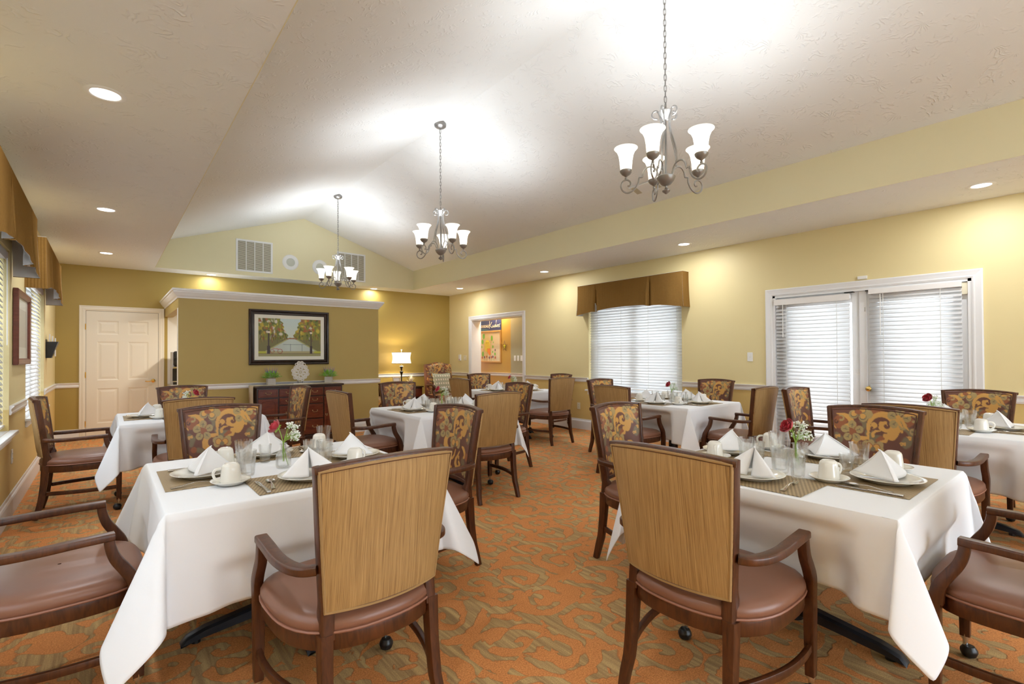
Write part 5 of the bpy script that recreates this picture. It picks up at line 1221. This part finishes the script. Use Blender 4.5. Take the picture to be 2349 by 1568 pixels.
def wing(x, y, rz, label, cush):
    t = thing('upholstered_armchair', label, 'chair', (x, y, 0), rz, 'high-back armchairs in the corner')
    nu, nv = 70, 90; U, V = np.meshgrid(np.linspace(0, 1, nu), np.linspace(0, 1, nv), indexing='ij')
    def panel(f, sx=1900., sy=1900.): g = [[f(U[i, j], V[i, j]) for j in range(nv)] for i in range(nu)]; m = MB().grid(g); m.c = pattern(U, V, sx, sy).reshape(-1, 4); return m
    def back(u, v):
        q = 2 * u - 1; zt = 1.115 + .035 * (1 - min(1, abs(q) / .55) ** 2 if abs(q) < .55 else 0) - .02 * abs(q) ** 6; z = zt + (.40 - zt) * v; e = (1 - abs(q) ** 10) * (1 - abs(2 * v - 1) ** 16)
        return (-q * .315, -.24 + .05 + .07 * e - .13 * (z - .4), z)
    panel(back, 1700 * 1.5, 1570 * 1.6).build('back_cushion', PAT, t, ang=3)
    zz = [(back(u, 0)) for u in np.linspace(0, 1, 21)]
    m = MB(); G = []
    for k in (0, 1): G.append([(a, b - .10 * k, c) for a, b, c in zz + [back(1, v) for v in np.linspace(0, 1, 12)] + [back(u, 1) for u in np.linspace(1, 0, 21)] + [back(0, v) for v in np.linspace(1, 0, 12)]])
    m.grid(G, cv=True); m.add(G[1], [tuple(range(len(G[1])))]); m.c = [(*BG, 1)] * len(m.v); m.build('outside_back', PAT, t, ang=1)
    def seat(u, v):
        q, w = 2 * u - 1, v; e = (1 - abs(q) ** 8) * (1 - max(0, (w - .62) / .38) ** 3); return (-q * .30, -.20 + .56 * min(1, w / .72), .36 + .11 * e if w < .72 else .47 - .10 * ((w - .72) / .28) ** 1.0 - .0 * e)
    def seat2(u, v):
        q = 2 * u - 1
        if v < .7: return (-q * .30, -.20 + .54 * v / .7, .44 + .03 * (1 - abs(q) ** 6) * (1 - (v / .7) ** 8))
        return (-q * .30, .34 + .02 * sin(pi * (v - .7) / .3), .44 - .16 * (v - .7) / .3)
    panel(seat2, 1700 * 1.4, 1570 * 1.5).build('seat_cushion', PAT, t, ang=1)
    m = MB().box((-.30, -.22, .26), (.30, .32, .43)); m.c = [(*BG, 1)] * len(m.v); m.build('seat_box', PAT, t)
    for s in (-1, 1):
        P = smooth_path([(s * .315, -.20, .66), (s * .335, -.05, .655), (s * .34, .12, .665), (s * .335, .22, .655), (s * .335, .245, .62), (s * .335, .22, .58)], 4); MB().sweep(P, rsec(.05, .035, .008)).build('armrest', WOOD, t)
        MB().sweep(smooth_path([(s * .335, .20, .645), (s * .33, .17, .56), (s * .325, .20, .46), (s * .32, .26, .36)], 4), rsec(.04, .05, .006), up=(0, 1, 0)).build('arm_support', WOOD, t)
        for q, z in ((.30, .28), (-.24, .28)): MB().sweep([(s * .28, q, z), (s * .28, q + (.0 if q > 0 else -.05), 0)], rsec(.045, .045, .005), up=(0, 1, 0), scale=[1, .65]).build('leg', WOOD, t)
    if cush:
        n = 16; G = []; GB = []; uv = []
        c, s_ = cos(rz), sin(rz); loc = Vector((x, y, 0)) + Matrix.Rotation(rz, 3, 'Z') @ Vector((0, -.035, .505))
        for i in range(n + 1):
            r = []; r2 = []
            for j in range(n + 1):
                a, b = 2 * i / n - 1, 2 * j / n - 1; k = (1 - a ** 4) * (1 - b ** 4); pin = 1 - .07 * (1 - abs(a)) * abs(b) ** 2; pin2 = 1 - .07 * (1 - abs(b)) * abs(a) ** 2
                r.append((a * .22 * pin2, .075 * k ** .6, .21 + b * .205 * pin)); r2.append((a * .22 * pin2, -.055 * k ** .6, .21 + b * .205 * pin)); uv.append((a * .5 + .5, (b * .5 + .5)))
            G.append(r); GB.append(r2)
        m = MB().grid(G, flip=True).grid(GB); m.uv = uv + uv; o = m.build('throw_pillow', PILLOW, None, ang=3, loc=loc); o.rotation_euler = (rad(14), 0, rz)
        tag(o, 'sage green cushion with a cream motif resting on ' + cush, 'cushion', 'sage throw pillows')
wing(5.72, 9.37, rad(180 - 6), 'high-back scroll-patterned armchair in the far right corner', 'the high-back armchair in the far corner')
wing(4.12, 9.62, rad(180 + 4), 'high-back armchair mostly hidden behind the right end of the partition', 'the armchair behind the partition end')

# ------------------------------------------------------------------ corridor bulletin board
t = thing('bulletin_board', 'oak-framed bulletin board with a paper sun, leaves and flowers in the corridor', 'board', (CX, 9.47, 1.50), RW)
frame_y(t, .515, .375, [(0, 0), (0, .024), (.006, .028), (.034, .026), (.036, .010), (.036, 0)], OAK)
def disc(m, x, z, r, y, sx=1., n=20, mi=0): m.add([(x + sx * r * cos(2 * pi * i / n), y, z + r * sin(2 * pi * i / n)) for i in range(n)], [tuple(range(n))], mi)
MB().box((-.485, -.008, -.345), (.485, -.002, .345)).build('backing_paper', KBOARD, t, smooth=False)
sx, sz = -.02, .02; m = MB()
m.box((sx - .0001, -.0094, sz), (sx, -.0093, sz)); disc(m, sx, sz, .145, -.012, .82, 32)
for i in range(20):
    a = 2 * pi * i / 20 + .1; c, s_ = cos(a) * .82, sin(a); pr_ = (-s_ * .007, c * .007); r0, r1 = .165, .225 + .03 * (i % 3)
    m.add([(sx + c * r0 + pr_[0], -.011, sz + s_ * r0 + pr_[1]), (sx + c * r0 - pr_[0], -.011, sz + s_ * r0 - pr_[1]), (sx + c * r1 - pr_[0] * .6, -.011, sz + s_ * r1 - pr_[1] * .6), (sx + c * r1 + pr_[0] * .6, -.011, sz + s_ * r1 + pr_[1] * .6)], [(0, 1, 2, 3)])
m.build('paper_sun', SUNY, t, smooth=False)
m = MB(); disc(m, sx - .03, sz + .075, .012, -.0135, .7); disc(m, sx + .03, sz + .078, .012, -.0135, .7); m.build('sun_eyes', BLACKP, t, smooth=False)
m = MB(); disc(m, sx - .085, sz - .01, .016, -.0135, .8); disc(m, sx + .078, sz - .0, .016, -.0135, .8); m.build('sun_cheeks', PINKP, t, smooth=False)
MB().add([(sx + x, -.015, sz + z) for x, z in ((.005, -.055), (.04, -.065), (.10, -.055), (.125, -.075), (.12, -.12), (.135, -.17), (.125, -.215), (.07, -.22), (.05, -.18), (.012, -.15))], [tuple(range(10))]).build('orange_note', SUNO, t, smooth=False)
m = MB()
for x, z, r, k in ((-.16, .25, .055, .8), (-.21, .12, .05, .8), (.16, .20, .055, .65), (.215, .10, .018, .8), (.20, .0, .030, .8), (-.24, -.0, .025, .7), (-.20, -.17, .055, .7), (.19, -.12, .022, .8), (.28, -.17, .03, .8)): m.add([(x + k * r * cos(a) * (1.25 if j % 2 else 1), -.012, z + r * sin(a) * (1.25 if j % 2 == 0 else 1)) for j, a in enumerate(np.linspace(0, 2 * pi, 9)[:-1])], [tuple(range(8))])
for x in (-.30, -.13, -.04, .06, .14, .24): m.box((x, -.011, -.33), (x + .006, -.010, -.27))
m.build('paper_leaves', LIME, t, smooth=False)
m = MB(); m2 = MB()
for i, x in enumerate((-.22, -.13, -.04, .06, .14, .20, .29)): disc(m if i % 2 else m2, x, -.255 + .01 * (i % 3), .030, -.0125, .8, 12)
disc(m, .29, -.08, .03, -.0125, .6, 10); m.build('plum_flowers', PLUM, t, smooth=False); m2.build('rust_flowers', RUSTP, t, smooth=False)
t = thing('kudos_sign', 'navy sign reading BROOKDALE Kudos above the bulletin board', 'sign', (CX, 9.47, 2.003), RW)
MB().box((-.515, -.012, -.127), (.515, -.001, .127)).build('panel', NAVY, t, smooth=False)
MB().add([(-.515, -.0135, -.127), (.10, -.0135, -.127), (-.05, -.0135, -.085), (-.515, -.0135, -.05)], [(0, 1, 2, 3)]).build('teal_wave', TEAL, t, smooth=False)
cu = bpy.data.curves.new('t', 'FONT'); cu.body = 'BROOKDALE'; cu.size = .088; cu.offset = .0022; cu.extrude = .001
fo = bpy.data.objects.new('t', cu); COL.objects.link(fo); bpy.context.view_layer.update(); me = bpy.data.meshes.new_from_object(fo); bpy.data.objects.remove(fo)
mb = MB(); xs = [v.co.x for v in me.vertices]; k = .395 / (max(xs) - min(xs)); mb.add([(-.348 + v.co.x * k, -.0145 - v.co.z, -.045 + v.co.y * .95) for v in me.vertices], [tuple(p_.vertices) for p_ in me.polygons]); mb.build('lettering', LETT, t, smooth=False)
m = MB()
def stroke(P, w=.0075): m.sweep(smooth_path([(.07 + (x - .035) * 1.24, -.0145, z * 1.18) for x, z in P], 5), rsec(w * 1.6, .003, .001, 1), up=(0, 1, 0))
stroke([(.045, .085), (.040, .02), (.035, -.06)]); stroke([(.115, .065), (.075, .015), (.042, .002)]); stroke([(.048, .004), (.085, -.030), (.115, -.045), (.132, -.02)])
stroke([(.135, .0), (.132, -.030), (.145, -.042), (.162, -.025), (.168, .0)]); stroke([(.168, .0), (.168, -.032), (.182, -.040), (.195, -.02)])
stroke([(.232, -.005), (.212, .0), (.198, -.020), (.208, -.042), (.228, -.025), (.248, .05), (.258, .095)]); stroke([(.248, .05), (.238, -.015), (.245, -.040), (.262, -.02)])
stroke([(.288, .0), (.272, -.012), (.276, -.038), (.296, -.036), (.304, -.012), (.290, .002), (.325, -.008)]); stroke([(.350, .008), (.332, .0), (.342, -.018), (.352, -.032), (.335, -.044), (.318, -.036)]); stroke([(.350, .006), (.372, .012)])
m.build('script_lettering', LETT, t)
t = thing('star_decoration', 'wire star with a smaller yellow star inside, right of the bulletin board', 'star', (CX, 8.83, 1.50), RW)
def star(r, ri, y): return [(r_ * sin(pi * i / 5), y, 1.25 * r_ * cos(pi * i / 5)) for i in range(10) for r_ in ((r,) if i % 2 == 0 else (ri,))]
MB().tube(star(.105, .045, -.012), .0022, 5, True, up=(0, 1, 0)).tube(star(.085, .036, -.02), .0016, 5, True, up=(0, 1, 0)).build('wire_star', IRON, t, ang=3)
MB().add([(0, -.024, 0)] + star(.052, .026, -.012), [(0, 1 + i, 1 + (i + 1) % 10) for i in range(10)]).build('yellow_star', mat('yellow star paint', (.75, .68, .03), .4), t, smooth=False)
light('AREA', 'corridor_light', (6.85, 9.0, 2.48), 10, .3, (1, .9, .75)); light('AREA', 'corridor_light', (6.85, 7.4, 2.48), 7, .3, (1, .9, .75)); light('AREA', 'corridor_light', (6.85, 11.0, 2.48), 10, .3, (1, .9, .75))  # unseen area lamps added to brighten the corridor, without fixtures
t = thing('alcove_light', 'round ceiling light added to brighten the alcove behind the partition', 'ceiling light', (1.6, 9.3, HT - .021)); MB().lathe([(.0001, -.03), (.10, -.026), (.11, 0)], 24).build('lens', LED, t)  # fixture added out of view to brighten the alcove
light('AREA', 'alcove_beam', (0, 0, -.035), 22, .2, (1, .93, .82), None, t)

# ------------------------------------------------------------------ daylight, camera, colour
w = bpy.data.worlds.new('sky'); SC.world = w; w.use_nodes = True
bg = w.node_tree.nodes['Background']; bg.inputs['Color'].default_value = (.80, .90, 1., 1); bg.inputs['Strength'].default_value = 5.5
FPX, YAW, PITCH, ROLL, SY, CH_ = 1138.6, rad(39.22), rad(.602), rad(-.306), 19.5, 1.286
Fv = Vector((sin(YAW) * cos(PITCH), cos(YAW) * cos(PITCH), sin(PITCH))); Rv = Vector((cos(YAW), -sin(YAW), 0)); Uv = Rv.cross(Fv)
R2 = Rv * cos(ROLL) + Uv * sin(ROLL); U2 = -Rv * sin(ROLL) + Uv * cos(ROLL)
cd = bpy.data.cameras.new('camera'); cam = bpy.data.objects.new('camera', cd); COL.objects.link(cam)
M = Matrix((R2, U2, -Fv)).transposed().to_4x4(); M.translation = (0, 0, CH_); cam.matrix_world = M
cd.sensor_width = 36; cd.sensor_fit = 'HORIZONTAL'; cd.lens = FPX * 36 / 2349; cd.shift_y = SY / 2349; cd.clip_start = .03
SC.camera = cam
SC.view_settings.view_transform = 'Standard'; SC.view_settings.look = 'None'; SC.view_settings.gamma = 1; SC.view_settings.use_curve_mapping = False
SC.view_settings.exposure = .47
try:
    SC.cycles.use_denoising = True; SC.cycles.max_bounces = 8; SC.cycles.diffuse_bounces = 4; SC.cycles.glossy_bounces = 3; SC.cycles.transmission_bounces = 8; SC.cycles.use_adaptive_sampling = True; SC.cycles.adaptive_threshold = .04; SC.cycles.adaptive_min_samples = 20; SC.cycles.use_fast_gi = False; SC.cycles.transparent_max_bounces = 16; SC.cycles.sample_clamp_indirect = 6; SC.cycles.caustics_reflective = False
except Exception: pass
